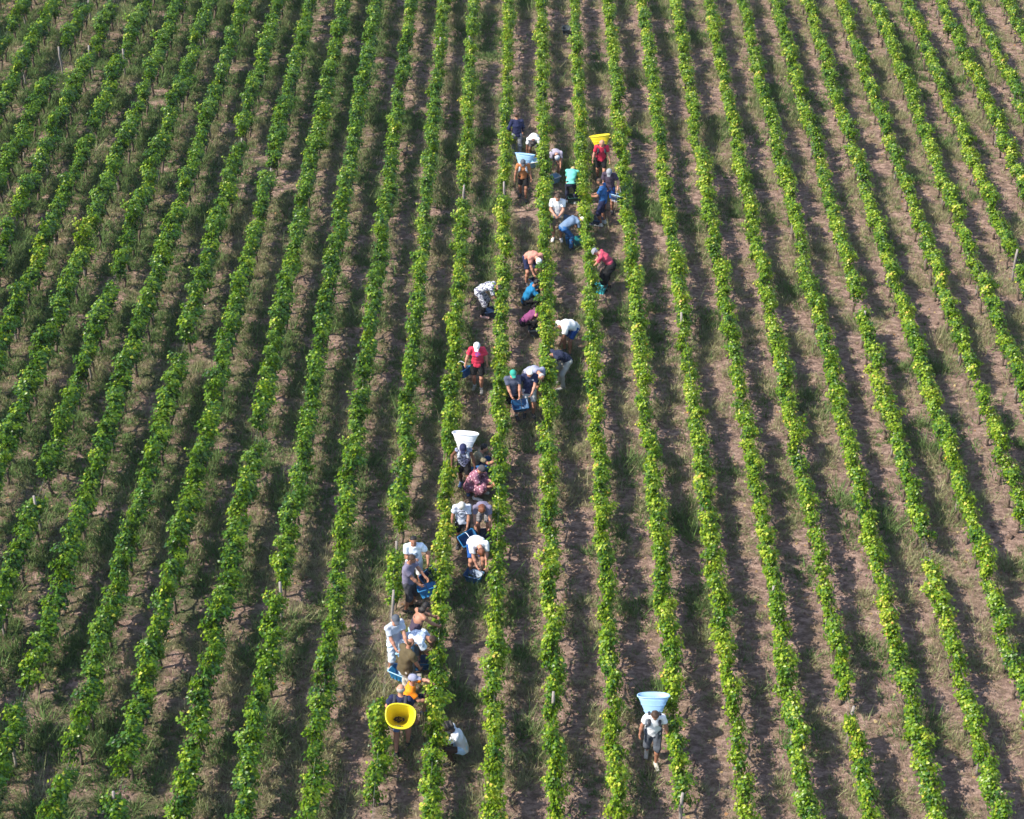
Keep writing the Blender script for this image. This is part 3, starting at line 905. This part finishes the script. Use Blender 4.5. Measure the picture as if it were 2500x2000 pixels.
    # ---- shoes
    for nm, s in (('l', -1), ('r', 1)):
        an = J[nm][5]; f = ps[nm + 'f']
        toe = V3(f[0] + s * .03, f[1] + .165, .045)
        z0 = V3(0, 0, max(0.0, an[2] - .085))
        wear('shoe', [cone(an - V3(0, .03, .045), toe, (.048, .050), (.050, .036)), cone(an - V3(0, 0, .05), an + V3(0, 0, .012), .05, .05, f1=True)], cloth(shoe), h=.012, k=.02, cuts=[((0, 0, .002), (0, 0, -1))])
        if sock: wear('sock', [cone(an, an + (J[nm][4] - an) * .14, .046, .050, f1=True)], cloth(sock), h=.011, k=.02)
    # ---- hair and headgear
    hk, hm = head[0], head[1]
    cr = lambda e: [cone(HC_ + .018 * Hd - .020 * Hf, HC_ + .024 * Hd + .010 * Hf, (.076 + e, .088 + e), (.074 + e, .086 + e), Hx)]
    hairm = HAIRM.get(ps.get('hair', hm), HAIRM['brown'])
    if hk in ('hair', 'long', 'curly'):
        wear('hair', cr(.014 if hk != 'curly' else .034), hairm, h=.0105, k=.02, cuts=[(HC_ + .012 * Hf + (.030 if hk != 'curly' else .02) * Hd, nrm(Hf * .80 - Hd * .62))], wrinkle=.006 if hk != 'curly' else .014, seed=sd_)
    if hk == 'bald' and hm:
        wear('hair', cr(.006), HAIRM[hm], h=.0105, k=.02, cuts=[(HC_ - .03 * Hf, Hf), (HC_ + .05 * Hd, Hd)])
    if hk == 'long':
        tail = HC_ - .06 * Hf - .02 * Hd
        wear('long_hair', [cone(HC_ - .055 * Hf + .03 * Hd, tail - .08 * Hd, (.075, .05), (.085, .045), Hx), cone(tail - .08 * Hd, tail - .20 * Hd + V3(0, 0, -.05), (.085, .045), (.06, .03), Hx)], hairm, h=.012, k=.03, wrinkle=.01, seed=3)
    if hk in ('cap', 'beanie', 'hat', 'scarf'):
        wear('hair', cr(.009), hairm, h=.0105, k=.02, cuts=[(HC_ + .005 * Hf + .03 * Hd, nrm(Hf * .9 - Hd * .45))])
        pr = cr(.021)
        if hk == 'cap': pr.append(cone(HC_ + .07 * Hf + .052 * Hd, HC_ + .165 * Hf + .036 * Hd, (.070, .014), (.052, .012), Hx))
        if hk == 'hat': pr += [cone(HC_ - .085 * Hf + .040 * Hd, HC_ + .09 * Hf + .040 * Hd, (.14, .013), (.14, .013), Hx), cone(HC_ + .035 * Hd - .001 * Hx, HC_ + .045 * Hd, .135, .13)] if False else [cone(HC_ - .08 * Hf + .042 * Hd, HC_ + .08 * Hf + .042 * Hd, (.145, .014), (.145, .014), Hx)]
        wear({'cap': 'cap', 'beanie': 'beanie', 'hat': 'sun_hat', 'scarf': 'headscarf'}[hk], pr, cloth(head[1]), h=.0105, k=.012, cuts=[(HC_ + (.026 if hk != 'scarf' else -.01) * Hd + .0 * Hf, nrm(-Hd + (.0 if hk == 'cap' else .25) * Hf))])
    J.update(PEL=PEL, P1=P1, P2=P2, P3=P3, a=ps['a'], root=root, size=size, yaw=yaw, X=Xs)
    return J

def world_of(J, p):
    c, s = math.cos(R(J['yaw'])), math.sin(R(J['yaw']))
    l = J['root'].location; k = J['size']
    return Vector((l.x + k * (p[0] * c - p[1] * s), l.y + k * (p[0] * s + p[1] * c), l.z + k * p[2]))

# ------------------------------------------------------------------ picking crates
PLASTIC = {n: plain_mat('plastic_' + n, c, .42, .45, .07) for n, c in
           dict(blue=(.009, .065, .165), navy=(.008, .024, .070), light=(.24, .42, .60), teal=(.012, .17, .20), turq=(.03, .36, .42), dark=(.018, .028, .036), green=(.012, .055, .045), bright=(.012, .13, .30), white=(.70, .72, .74)).items()}
M_HANDLE = {'dark': plain_mat('handle_dark', (.05, .055, .06), .5), 'light': plain_mat('handle_light', (.50, .56, .62), .4)}

def ring_pts(w, d, r, z, n=4):
    out = []
    for cx, cy, a0 in ((w - r, d - r, 0), (-w + r, d - r, 90), (-w + r, -d + r, 180), (w - r, -d + r, 270)):
        for i in range(n):
            t = R(a0 + 90 * i / (n - 1))
            out.append((cx + r * math.cos(t), cy + r * math.sin(t), z))
    return out

def loft(rings, close_first=False, close_last=False):
    V = [p for r in rings for p in r]; n = len(rings[0]); Q, T = [], []
    for i in range(len(rings) - 1):
        for j in range(n):
            Q.append((i * n + j, i * n + (j + 1) % n, (i + 1) * n + (j + 1) % n, (i + 1) * n + j))
    for e, f in ((0, close_first), (len(rings) - 1, close_last)):
        if f:
            c = len(V); V.append(tuple(np.mean(rings[e], 0)))
            for j in range(n): T.append((c, e * n + j, e * n + (j + 1) % n))
    return np.array(V), np.array(Q), np.array(T)

def crate_meshes(shell_m, rim_m, handle_m, folded):
    a = Acc()
    W, D_, H = .21, .145, .225
    V, Q, T = loft([ring_pts(.165, .105, .03, 0), ring_pts(.185, .123, .03, .11), ring_pts(W, D_, .03, H), ring_pts(W - .008, D_ - .008, .026, H), ring_pts(.158, .098, .026, .012)], True, True)
    a.add(V, Q, T)
    for s in (-1, 1):            # ribs on the long sides
        for x in (-.09, 0, .09):
            V, Q, T = tube([(x, s * .112, .01), (x * 1.12, s * .140, H - .02)], [.007, .007], 4); a.add(V, Q, T)
    shell = a.mesh('crate_shell', [shell_m])
    b = Acc(); V, Q, T = loft([ring_pts(W + .016, D_ + .016, .036, H - .020), ring_pts(W + .018, D_ + .018, .036, H + .004), ring_pts(W - .006, D_ - .006, .03, H + .006), ring_pts(W - .004, D_ - .004, .03, H - .020)])
    n = len(ring_pts(1, 1, .1, 0)); Q = np.concatenate([Q, np.array([(3 * n + j, 3 * n + (j + 1) % n, (j + 1) % n, j) for j in range(n)])])
    b.add(V, Q); rim = b.mesh('crate_rim', [rim_m])
    c = Acc()
    pts = []
    for i in range(13):
        t = math.pi * i / 12
        y, z = math.cos(t) * (D_ + .012), math.sin(t) * .23
        pts.append((z * .97, y, H - .01 + z * .12) if folded else (0, y, H - .01 + z))
    V, Q, T = tube(pts, [.008] * 13, 6); c.add(V, Q, T)
    handle = c.mesh('crate_handle', [handle_m], smooth=True)
    return shell, rim, handle
CRATE = {}
def crate(loc, label, colr='blue', rim=None, hm='dark', folded=True, rotz=0.0, tilt=(0, 0), group='grape picking crates', sz=1.0):
    key = (colr, rim, hm, folded)
    if key not in CRATE: CRATE[key] = crate_meshes(PLASTIC[colr], PLASTIC[rim or colr], M_HANDLE[hm], folded)
    sh, ri, ha = CRATE[key]
    root = link('picking_crate', None, None, loc, 0, (sz,) * 3)
    root.rotation_euler = (R(tilt[0]), R(tilt[1]), R(rotz))
    tag(root, label, 'crate', group)
    link('shell', sh, root); link('rim', ri, root); link('handle', ha, root)
    return root
def crate_at(px, py, label, **kw):
    g = ground(px, py)
    return crate((g.x, g.y, .012), label, **kw)
def crate_in_hand(J, nm, label, rotz=None, drop=.0, **kw):
    sh, el, wr = J[nm][:3]
    hand = wr + nrm(wr - el) * .085
    w = world_of(J, hand)
    return crate((w.x, w.y, w.z - .445 - drop), label, folded=False, rotz=J['yaw'] if rotz is None else rotz, **kw)

M_GRAPE = plain_mat('black_grapes', (.022, .012, .035), .35, .5, .4)
def grapes(root, label, w=.15, d=.09, z=.12, n=170):
    g = np.random.default_rng(5); acc = Acc()
    for i in range(n):
        c = V3(g.uniform(-w, w), g.uniform(-d, d), z + g.uniform(-.02, .05) * (1 - .5 * abs(g.normal())))
        r = g.uniform(.010, .014)
        o = np.array([(1, 0, 0), (0, 1, 0), (-1, 0, 0), (0, -1, 0), (0, 0, 1), (0, 0, -1)]) * r * 1.2
        acc.add(c + o, None, [(0, 1, 4), (1, 2, 4), (2, 3, 4), (3, 0, 4), (1, 0, 5), (2, 1, 5), (3, 2, 5), (0, 3, 5)])
    o = link('grapes', acc.mesh('grapes', [M_GRAPE], smooth=True))
    bpy.context.view_layer.update()
    o.matrix_world = root.matrix_world.copy()
    tag(o, label, 'grapes', kind='stuff')

# ------------------------------------------------------------------ tubs carried on the back
TUB = {n: plain_mat('tub_' + n, c, .38, .45, .06, .28) for n, c in
       dict(yellow=(.82, .68, .03), white=(.80, .81, .83), sky=(.36, .60, .80), paleblue=(.40, .62, .82)).items()}
M_STRAP = cloth('strap', (.035, .038, .05))
M_PAD = cloth('strap_pad', (.40, .42, .46))
def tub(J, colr, label, tilt=33, hgt=.50, w1=.355, d1=.23, shift=0.0, pad=M_STRAP, side=0.0):
    a = sum(J['a'][:2]) / 2 - tilt
    ax, fw = dirp(a), fwdp(a)
    base = J['P1'] - fwdp(J['a'][1]) * (.215 + shift) + .02 * ax
    X = np.array(Matrix.Rotation(R(side), 3, Vector(fw))) @ V3(1, 0, 0); ax = np.cross(X, fw)
    n = 32
    def ring(t, e=0.0, lip=0.0):
        w = .150 + (w1 - .150) * t ** 1.05 + e; dd = .105 + (d1 - .105) * t ** 1.1 + e
        out = []
        for i in range(n):
            q = 2 * math.pi * i / n
            cx, cy = math.cos(q), math.sin(q)
            cx = math.copysign(abs(cx) ** .82, cx); cy = math.copysign(abs(cy) ** .82, cy)
            yy = cy * dd * (.62 if cy > 0 else 1.0)
            zz = hgt * t + lip + (.055 * t * (-cy) if cy < 0 else .0) * 0
            out.append(tuple(base + X * cx * w + fw * yy + ax * zz))
        return out
    ts = [0, .15, .4, .65, .85, 1.0]
    rings = [ring(t) for t in ts] + [ring(t, -.010) for t in ts[::-1]]
    rings[-1] = ring(.012, -.010)
    V, Q, T = loft(rings, True, True)
    root = link('grape_tub', None, None, J['root'].location, R(J['yaw']), (J['size'],) * 3)
    tag(root, label, 'tub', 'tubs carried on the back')
    acc = Acc(); acc.add(V, Q, T)
    link('shell', acc.mesh('tub_shell', [TUB[colr]], smooth=True), root)
    rp = ring(1.0, .004); V, Q, T = tube(rp + [rp[0]], [.017] * (n + 1), 6, False)
    acc = Acc(); acc.add(V, Q); link('rim', acc.mesh('tub_rim', [TUB[colr]], smooth=True), root)
    for tt in (.30, .62):
        rp = ring(tt, .003); V, Q, T = tube(rp + [rp[0]], [.008] * (n + 1), 5, False)
        acc = Acc(); acc.add(V, Q); link('rib', acc.mesh('tub_rib', [TUB[colr]], smooth=True), root)
    acc = Acc()                                   # volume marks moulded on the far inner wall
    for i, (u0, u1) in enumerate(((-.05, .05), (-.085, -.06), (.06, .085))):
        m = base + ax * hgt * (.80 if i == 0 else .78) - fw * (d1 * .78)
        V, Q, T = tube([tuple(m + X * u0), tuple(m + X * u1)], [.010, .010], 5); acc.add(V, Q, T)
    link('mark', acc.mesh('tub_mark', [PLASTIC['navy']]), root)
    f2, f1_ = fwdp(J['a'][2]), fwdp(J['a'][1])
    for nm, s in (('l', -1), ('r', 1)):
        t_ = J['P3'] - .03 * dirp(J['a'][2]) + s * .115 * J['X']
        pts = [t_ - f2 * .13 - .03 * dirp(J['a'][2]), t_ + .065 * dirp(J['a'][2]) - f2 * .02, t_ + f2 * .115 - .07 * dirp(J['a'][2]), J['P2'] + f1_ * .145 + s * .125 * J['X'] + .01 * dirp(J['a'][1]), J['P1'] + s * .165 * J['X'] + f1_ * .05 + .05 * dirp(J['a'][1])]
        pr = [cone(pts[i], pts[i + 1], (.036, .018), (.034, .016), J['X']) for i in range(len(pts) - 1)]
        v, q = surface(pr, .0125, .012)
        acc = Acc(); acc.add(v, q); link('strap', acc.mesh('tub_strap', [pad if s > 0 or pad is M_STRAP else pad], smooth=True), root)
    return root, base, ax, fw

def build_people():
    P = person
    # --- the far group
    P(1262, 383, 6, 'walk', 'person in a navy long-sleeved top and grey trousers walking away', ('long', 'navy'), ('long', 'grey'), 'darkgrey', ('hair', 'brown'), 'tan', lh=(-.22, .18, 1.0), size=.96)
    P(1303, 400, 176, 'bend', 'bending dark-haired person in a white T-shirt with bare brown arms behind the pale blue tub', ('tee', 'white'), ('shorts', 'darkgrey'), 'darkgrey', ('hair', 'black'), 'brown', lh=(-.24, .30, .36), rh=(.24, .30, .36), size=.97)
    J = P(1277, 488, 178, 'carry', 'tub carrier in a rust brown T-shirt and dark cap with black shorts', ('tee', 'rust'), ('shorts', 'black'), 'darkgrey', ('cap', 'graphite'), 'tan', size=.93, build=1.08)
    tub(J, 'paleblue', 'pale blue tub on the back of the rust-shirted carrier', pad=M_PAD, side=-6)
    P(1354, 438, 190, 'bend', 'bending person in a mauve and white top and black shorts above a light blue crate', ('tee', 'mauve'), ('brief', 'black'), 'darkgrey', ('cap', 'palegrey'), 'fair', size=.94, pel=(0, -.2, .88), a=(40, 60, 74))
    P(1394, 494, -8, 'bend', 'person in a mint green top and navy leggings bent over with back turned', ('tee', 'mint'), ('tights', 'inky'), 'white', ('hair', 'blond'), 'fair', size=.95, pel=(0, -.18, .88), a=(42, 64, 80))
    J = P(1466, 446, 180, 'carry', 'tub carrier in a bright red shirt and black shorts under a yellow tub', ('tee', 'red'), ('shorts', 'black'), 'darkgrey', ('bald', 'brown'), 'fair', size=.97, build=1.1, neck=24, hp=20)
    tub(J, 'yellow', 'yellow tub on the back of the red-shirted carrier', side=7, tilt=30)
    J = P(1485, 521, 172, 'read', 'person in a plum T-shirt and grey cap holding a pale-rimmed crate at the hip', ('tee', 'plum'), ('shorts', 'royal'), 'darkgrey', ('cap', 'grey'), 'fair', size=1.0, lh=(-.30, .20, .98), rh=(.10, .24, 1.0), build=1.1)
    crate_in_hand(J, 'l', 'navy crate with a pale rim held by the plum-shirted person', colr='navy', rim='light', hm='light', rotz=150, tilt=(18, 0), drop=-.10)
    P(1469, 549, 70, 'read', 'young person in a blue T-shirt and navy shorts seen from the side, white shoes', ('tee', 'blue'), ('knee', 'navy'), 'white', ('hair', 'brown'), 'tan', size=.98, neck=25, hp=30, sock='white')
    P(1360, 590, 178, 'read', 'boy in a white V-neck T-shirt and tan shorts looking down at his hands', ('tee', 'white'), ('shorts', 'khaki'), 'white', ('hair', 'brown'), 'fair', size=1.03, neck=26, hp=34)
    P(1392, 606, -62, 'bend', 'person in blue trousers and a grey-blue shirt bent over into the vines', ('tee', 'greyblue'), ('long', 'denim'), 'darkgrey', ('cap', 'white'), 'fair', size=.97, lh=(-.12, .46, .35), rh=(.14, .42, .30))
    # --- middle group
    P(1298, 698, 208, 'bend', 'bending person in a salmon pink T-shirt and white cap', ('tee', 'salmon'), ('shorts', 'navy'), 'darkgrey', ('cap', 'white'), 'fair', size=1.02, pel=(0, -.2, .88), a=(40, 62, 76), build=1.08)
    P(1296, 755, -88, 'squat', 'squatting dark-haired person in a teal blue T-shirt and black trousers', ('tee', 'teal'), ('long', 'black'), 'darkgrey', ('hair', 'black'), 'tan', size=1.0, lh=(-.08, .48, .62), rh=(.13, .46, .60))
    P(1292, 806, -84, 'squat', 'squatting person in a purple top and black trousers reaching into the vines', ('tank', 'purple'), ('tights', 'black'), 'pinkshoe', ('hair', 'auburn'), 'fair', size=.95, a=(38, 50, 58), neck=50, hp=45, lh=(-.10, .62, .55), rh=(.10, .62, .58))
    P(1186, 771, -104, 'bend', 'bending person in a grey and white patterned shirt with black knee socks', ('tee', 'scribble'), ('knee', 'scribble'), 'pinkshoe', ('hair', 'black'), 'fair', size=.98, a=(40, 62, 80), pel=(0, -.2, .88), lh=(-.12, .46, .62), rh=(.12, .48, .58), legwear='black')
    P(1478, 707, 84, 'stoop', 'bending person in a rose red top, long black skirt and grey hat', ('tee', 'pinkred'), ('skirt', 'black'), 'black', ('hat', 'grey'), 'fair', size=.98)
    P(1382, 868, 128, 'bend', 'bending person in a big white shirt and blue shorts beside a vine row', ('tee', 'white'), ('shorts', 'royal'), 'darkgrey', ('hair', 'brown'), 'tan', size=1.0, build=1.15, loose=.012, a=(44, 66, 84))
    J = P(1167, 954, 176, 'walk', 'man in a crimson T-shirt and black shorts with a white and navy cap', ('tee', 'redprint'), ('shorts', 'black'), 'stone', ('cap', 'white'), 'fair', size=1.0, neck=30, hp=40, build=1.08, rh=(.36, .08, .86), lh=(-.29, -.03, .80), lf=(-.10, .10), rf=(.10, -.06), sock='white')
    crate_in_hand(J, 'r', 'blue crate with a pale handle hanging from the crimson-shirted man\'s hand', colr='blue', rim='bright', hm='light', rotz=60, tilt=(-22, 8), drop=-.13)
    P(1368, 944, 112, 'bend', 'bending person in a dark navy top and stone grey trousers', ('tee', 'inky'), ('long', 'stone'), 'shoegrey', ('hair', 'black'), 'tan', size=1.0, a=(36, 56, 72), pel=(0, -.2, .88))
    P(1300, 988, 214, 'bend', 'bending bald person in a lavender grey T-shirt behind the navy-shirted man', ('tee', 'lavender'), ('shorts', 'darkgrey'), 'darkgrey', ('bald', 'grey'), 'fair', size=1.04, a=(36, 56, 70), pel=(0, -.2, .89), build=1.1)
    P(1292, 1019, 184, 'read', 'grey-haired man in a navy T-shirt and pale grey shorts looking at his hand', ('tee', 'navybadge'), ('shorts', 'paleshort'), 'darkgrey', ('hair', 'white'), 'fair', size=.97, build=1.16, neck=34, hp=40, lh=(-.05, .30, 1.0), rh=(.26, .18, 1.0))
    J = P(1251, 1024, 190, 'stand', 'person in a green cap and slate T-shirt holding a blue crate', ('tee', 'slate'), ('shorts', 'black'), 'darkgrey', ('cap', 'green'), 'fair', size=.97, neck=26, hp=22, rh=(.05, .30, .86), lh=(-.16, .30, .84), sock='white')
    crate_in_hand(J, 'l', 'deep blue crate held in front of the green-capped person', colr='blue', rim='blue', hm='dark', rotz=12, tilt=(24, 0), drop=-.12)
    # --- white tub group
    J = P(1134, 1197, 178, 'carry', 'tub carrier in a black patterned tank top and dark cap under a white tub', ('tank', 'flowers'), ('shorts', 'black'), 'fadedblue', ('cap', 'navy'), 'brown', size=.97, a=(10, 16, 20), lh=(-.30, .10, .86), rh=(.33, .10, .92))
    tub(J, 'white', 'white tub on the back of the carrier in a black tank top', side=-3, pad=M_PAD)
    P(1170, 1164, -98, 'squat', 'squatting dark-haired person in an olive T-shirt and blue jeans', ('tee', 'camo'), ('long', 'denim'), 'darkgrey', ('hair', 'black'), 'fair', size=1.02, lh=(-.08, .52, .62), rh=(.10, .50, .66), neck=24, hp=18)
    P(1163, 1211, -112, 'squat', 'squatting person in a spotted plum dress and grey headscarf', ('tee', 'dots'), ('skirt', 'dots'), 'white', ('scarf', 'darkgrey'), 'fair', size=.99, topname='dress', build=1.18, loose=.015, lh=(-.06, .46, .52), rh=(.10, .42, .50))
    J = P(1130, 1338, 180, 'read', 'person in a grey T-shirt with a ring emblem and a cream cap holding a crate', ('tee', 'ring'), ('shorts', 'black'), 'darkgrey', ('beanie', 'stone'), 'tan', size=.95, build=1.12, neck=42, hp=50, lh=(-.14, .34, .92), rh=(.28, .14, .88), a=(0, 8, 18))
    crate_in_hand(J, 'l', 'blue crate with pale grips tilted in the hand of the ring-emblem shirt wearer', colr='blue', rim='bright', hm='light', rotz=30, tilt=(38, -16), drop=-.14)
    P(1180, 1318, 178, 'stoop', 'bending person with long auburn hair in a plum top and checked shorts', ('tee', 'mauvegrey'), ('shorts', 'plaid'), 'darkgrey', ('long', 'auburn'), 'fair', size=.97, lh=(-.20, .40, .52), rh=(.20, .40, .52), a=(30, 48, 62))
    P(1165, 1408, 196, 'bend', 'bending person in a white T-shirt and bright blue shorts over a blue crate', ('tee', 'white'), ('shorts', 'royal'), 'black', ('hair', 'auburn'), 'fair', size=1.04, pel=(0, -.2, .88), a=(38, 60, 76), build=1.1, lh=(-.12, .42, .60), rh=(.10, .42, .6))
    # --- near group
    J = P(1014, 1446, 186, 'read', 'dark-haired man in a pale T-shirt with a dark print and white shorts', ('tee', 'whiteprint'), ('shorts', 'white'), 'darkgrey', ('hair', 'black'), 'tan', size=1.03, build=1.14, neck=14, hp=8, rh=(.02, .28, 1.22), lh=(-.32, .22, 1.02))
    crate_in_hand(J, 'l', 'navy crate tilted at the hip of the man in the printed pale T-shirt', colr='navy', rim='blue', hm='dark', rotz=40, tilt=(34, -20), drop=-.12)
    J = P(1001, 1489, -112, 'stand', 'man in a mauve grey T-shirt and charcoal shorts reaching to a vine', ('tee', 'mauvegrey'), ('knee', 'darkgrey'), 'black', ('hair', 'brown'), 'tan', size=1.02, neck=20, hp=26, rh=(.14, .40, .98), lh=(-.10, .46, 1.0), build=1.08)
    crate_in_hand(J, 'l', 'bright blue crate hanging from the mauve-shirted man\'s hand', colr='bright', rim='bright', hm='dark', rotz=14, tilt=(-14, -10), drop=.0)
    J = P(967, 1640, 216, 'read', 'boy in a pale grey T-shirt and long white shorts holding a crate of grapes', ('tee', 'palegrey'), ('knee', 'iceblue'), 'stone', ('cap', 'graphite'), 'fair', size=1.02, neck=18, hp=14, hyaw=-20, lh=(-.10, .36, .98), rh=(.16, .32, .98))
    c = crate_in_hand(J, 'l', 'light blue crate of dark grapes held by the boy in white shorts', colr='light', rim='light', hm='light', rotz=70, tilt=(-20, 12), drop=-.16)
    grapes(c, 'dark grapes heaped in the light blue crate')
    P(1020, 1609, -58, 'stoop', 'black-haired person in a strapless black top and pale denim shorts', ('strapless', 'plum'), ('brief', 'lightdenim'), 'white', ('long', 'black'), 'tan', size=.99, a=(14, 22, 30), neck=36, hp=40, pel=(0, -.06, .92), lh=(-.08, .56, 1.02), rh=(.20, .50, .96))
    P(1016, 1638, -98, 'bend', 'bending person in a pale washed-blue shirt and grey trousers', ('tee', 'bluewash'), ('long', 'grey'), 'shoegrey', ('hair', 'brown'), 'tan', size=1.02, loose=.012, a=(42, 66, 84), lh=(-.10, .5, .55), rh=(.12, .46, .50))
    P(993, 1702, -52, 'stand', 'balding man in a dark olive T-shirt and beige trousers standing behind the yellow tub', ('tee', 'darkolive'), ('long', 'stone'), 'darkgrey', ('bald', 'brown'), 'tan', size=1.0, build=1.15, loose=.01, a=(4, 10, 16), neck=24, hp=24, rh=(.22, .30, .80), lh=(-.10, .40, .9))
    P(1013, 1752, -94, 'kneel', 'kneeling person in an orange T-shirt and slate cap picking from a vine', ('tee', 'orange'), ('shorts', 'navy'), 'fadedblue', ('cap', 'lavender'), 'fair', size=1.03)
    J = P(983, 1827, -6, 'walk', 'grey-haired tub carrier in navy shorts seen from behind under a yellow tub', ('tee', 'navy'), ('shorts', 'fadedblue'), 'darkgrey', ('bald', 'grey'), 'fair', size=1.06, build=1.08, a=(2, 4, 8), lh=(-.22, .25, 1.02), rh=(.20, .30, 1.0), lf=(-.10, -.16), rf=(.10, .14))
    t, base, ax, fw = tub(J, 'yellow', 'big yellow tub with its mouth open on the back of the grey-haired carrier', tilt=36, hgt=.58, w1=.30, d1=.31, side=10)
    gr = Acc(); g = np.random.default_rng(9)
    X = V3(1, 0, 0)
    for i in range(90):
        q = g.uniform(0, 6.283); rr = math.sqrt(g.random())
        c_ = base + ax * (.05 + .05 * g.random()) + X * math.cos(q) * rr * .11 + fw * (math.sin(q) * rr * .06 - .03)
        o = np.array([(1, 0, 0), (0, 1, 0), (-1, 0, 0), (0, -1, 0), (0, 0, 1), (0, 0, -1)]) * g.uniform(.012, .02)
        gr.add(c_ + o, None, [(0, 1, 4), (1, 2, 4), (2, 3, 4), (3, 0, 4), (1, 0, 5), (2, 1, 5), (3, 2, 5), (0, 3, 5)])
    tag(link('grapes', gr.mesh('grapes', [M_GRAPE], smooth=True), None, t.location, R(J['yaw']), t.scale), 'dark grapes lying in the bottom of the big yellow tub', 'grapes', kind='stuff')
    P(1110, 1852, 104, 'squat', 'squatting dark-haired person in a white T-shirt and light blue shorts by a vine', ('tee', 'white'), ('brief', 'skyblue'), 'black', ('curly', 'black'), 'dark', size=1.04, a=(12, 20, 26), neck=34, hp=34, lh=(-.06, .48, .50), rh=(.12, .42, .46))
    J = P(1591, 1858, 180, 'carry', 'tub carrier in a white T-shirt and grey shorts walking alone under a pale blue tub', ('tee', 'white'), ('knee', 'graphite'), 'stone', ('hair', 'brown'), 'tan', size=.98, build=1.12, a=(6, 10, 14), neck=32, hp=44, lh=(-.33, .10, .82), rh=(.33, .10, .82), lf=(-.08, .20), rf=(.10, -.18, .04))
    tub(J, 'paleblue', 'pale blue tub on the back of the lone white-shirted carrier')

    C = crate_at
    C(1303, 407, 'light blue crate beside the bending person behind the pale blue tub', colr='light', rim='white', hm='light', rotz=20)
    C(1351, 446, 'light blue crate with a white rim under the mauve-topped picker', colr='light', rim='white', hm='light', rotz=35)
    C(1402, 494, 'dark green crate at the feet of the mint-topped person', colr='green', hm='dark', rotz=10)
    C(1452, 548, 'navy crate beside the feet of the boy in a blue T-shirt', colr='navy', rim='blue', hm='dark', rotz=-25)
    C(1375, 548, 'blue crate behind the boy in the white V-neck T-shirt', colr='blue', hm='dark', rotz=70)
    C(1414, 598, 'teal crate under the person in blue trousers', colr='teal', hm='dark', rotz=15)
    C(1311, 697, 'dark blue crate below the salmon-shirted picker', colr='navy', hm='dark', rotz=40)
    C(1308, 818, 'nearly black crate beside the purple-topped picker', colr='dark', rim='dark', hm='light', rotz=4)
    C(1199, 772, 'dark navy crate at the feet of the person in the patterned shirt', colr='navy', hm='light', rotz=20)
    C(1463, 714, 'turquoise crate at the feet of the person in a grey hat', colr='turq', hm='dark', rotz=-18)
    C(1183, 1318, 'dark navy crate behind the bending white-shirted picker in blue shorts', colr='navy', hm='dark', rotz=8)
    C(1157, 1419, 'blue crate on the ground below the picker in bright blue shorts', colr='blue', rim='blue', hm='dark', rotz=-22)
    C(1030, 1630, 'blue crate at the feet of the picker in grey trousers', colr='blue', rim='bright', hm='dark', rotz=6)
    C(975, 1655, 'blue crate on the ground behind the olive-shirted man', colr='bright', rim='light', hm='dark', rotz=-30)
    C(1382, 82, 'almost black crate standing alone far from all the pickers', colr='dark', rim='dark', hm='dark', rotz=85)
build_people()

# ------------------------------------------------------------------ late-summer haze over the slope
def build_haze():
    x0, x1, y0, y1, z0, z1 = -46, 46, -14, 92, -1.1, HC + 2.0
    v = [(x, y, z) for z in (z0, z1) for y in (y0, y1) for x in (x0, x1)]
    q = [(0, 2, 3, 1), (4, 5, 7, 6), (0, 1, 5, 4), (2, 6, 7, 3), (0, 4, 6, 2), (1, 3, 7, 5)]
    m = bpy.data.materials.new('haze'); m.use_nodes = True
    nt = m.node_tree; nt.nodes.clear()
    o = nt.nodes.new('ShaderNodeOutputMaterial'); pv = nt.nodes.new('ShaderNodeVolumePrincipled')
    pv.inputs['Color'].default_value = (.86, .92, 1.0, 1)
    pv.inputs['Density'].default_value = 0.00013
    pv.inputs['Anisotropy'].default_value = 0.0
    nt.links.new(pv.outputs[0], o.inputs['Volume'])
    tag(link('haze', mesh_np('haze', np.array(v), quads=np.array(q), mats=[m])), 'thin pale haze in the air over the vineyard', 'haze', kind='stuff')
build_haze()
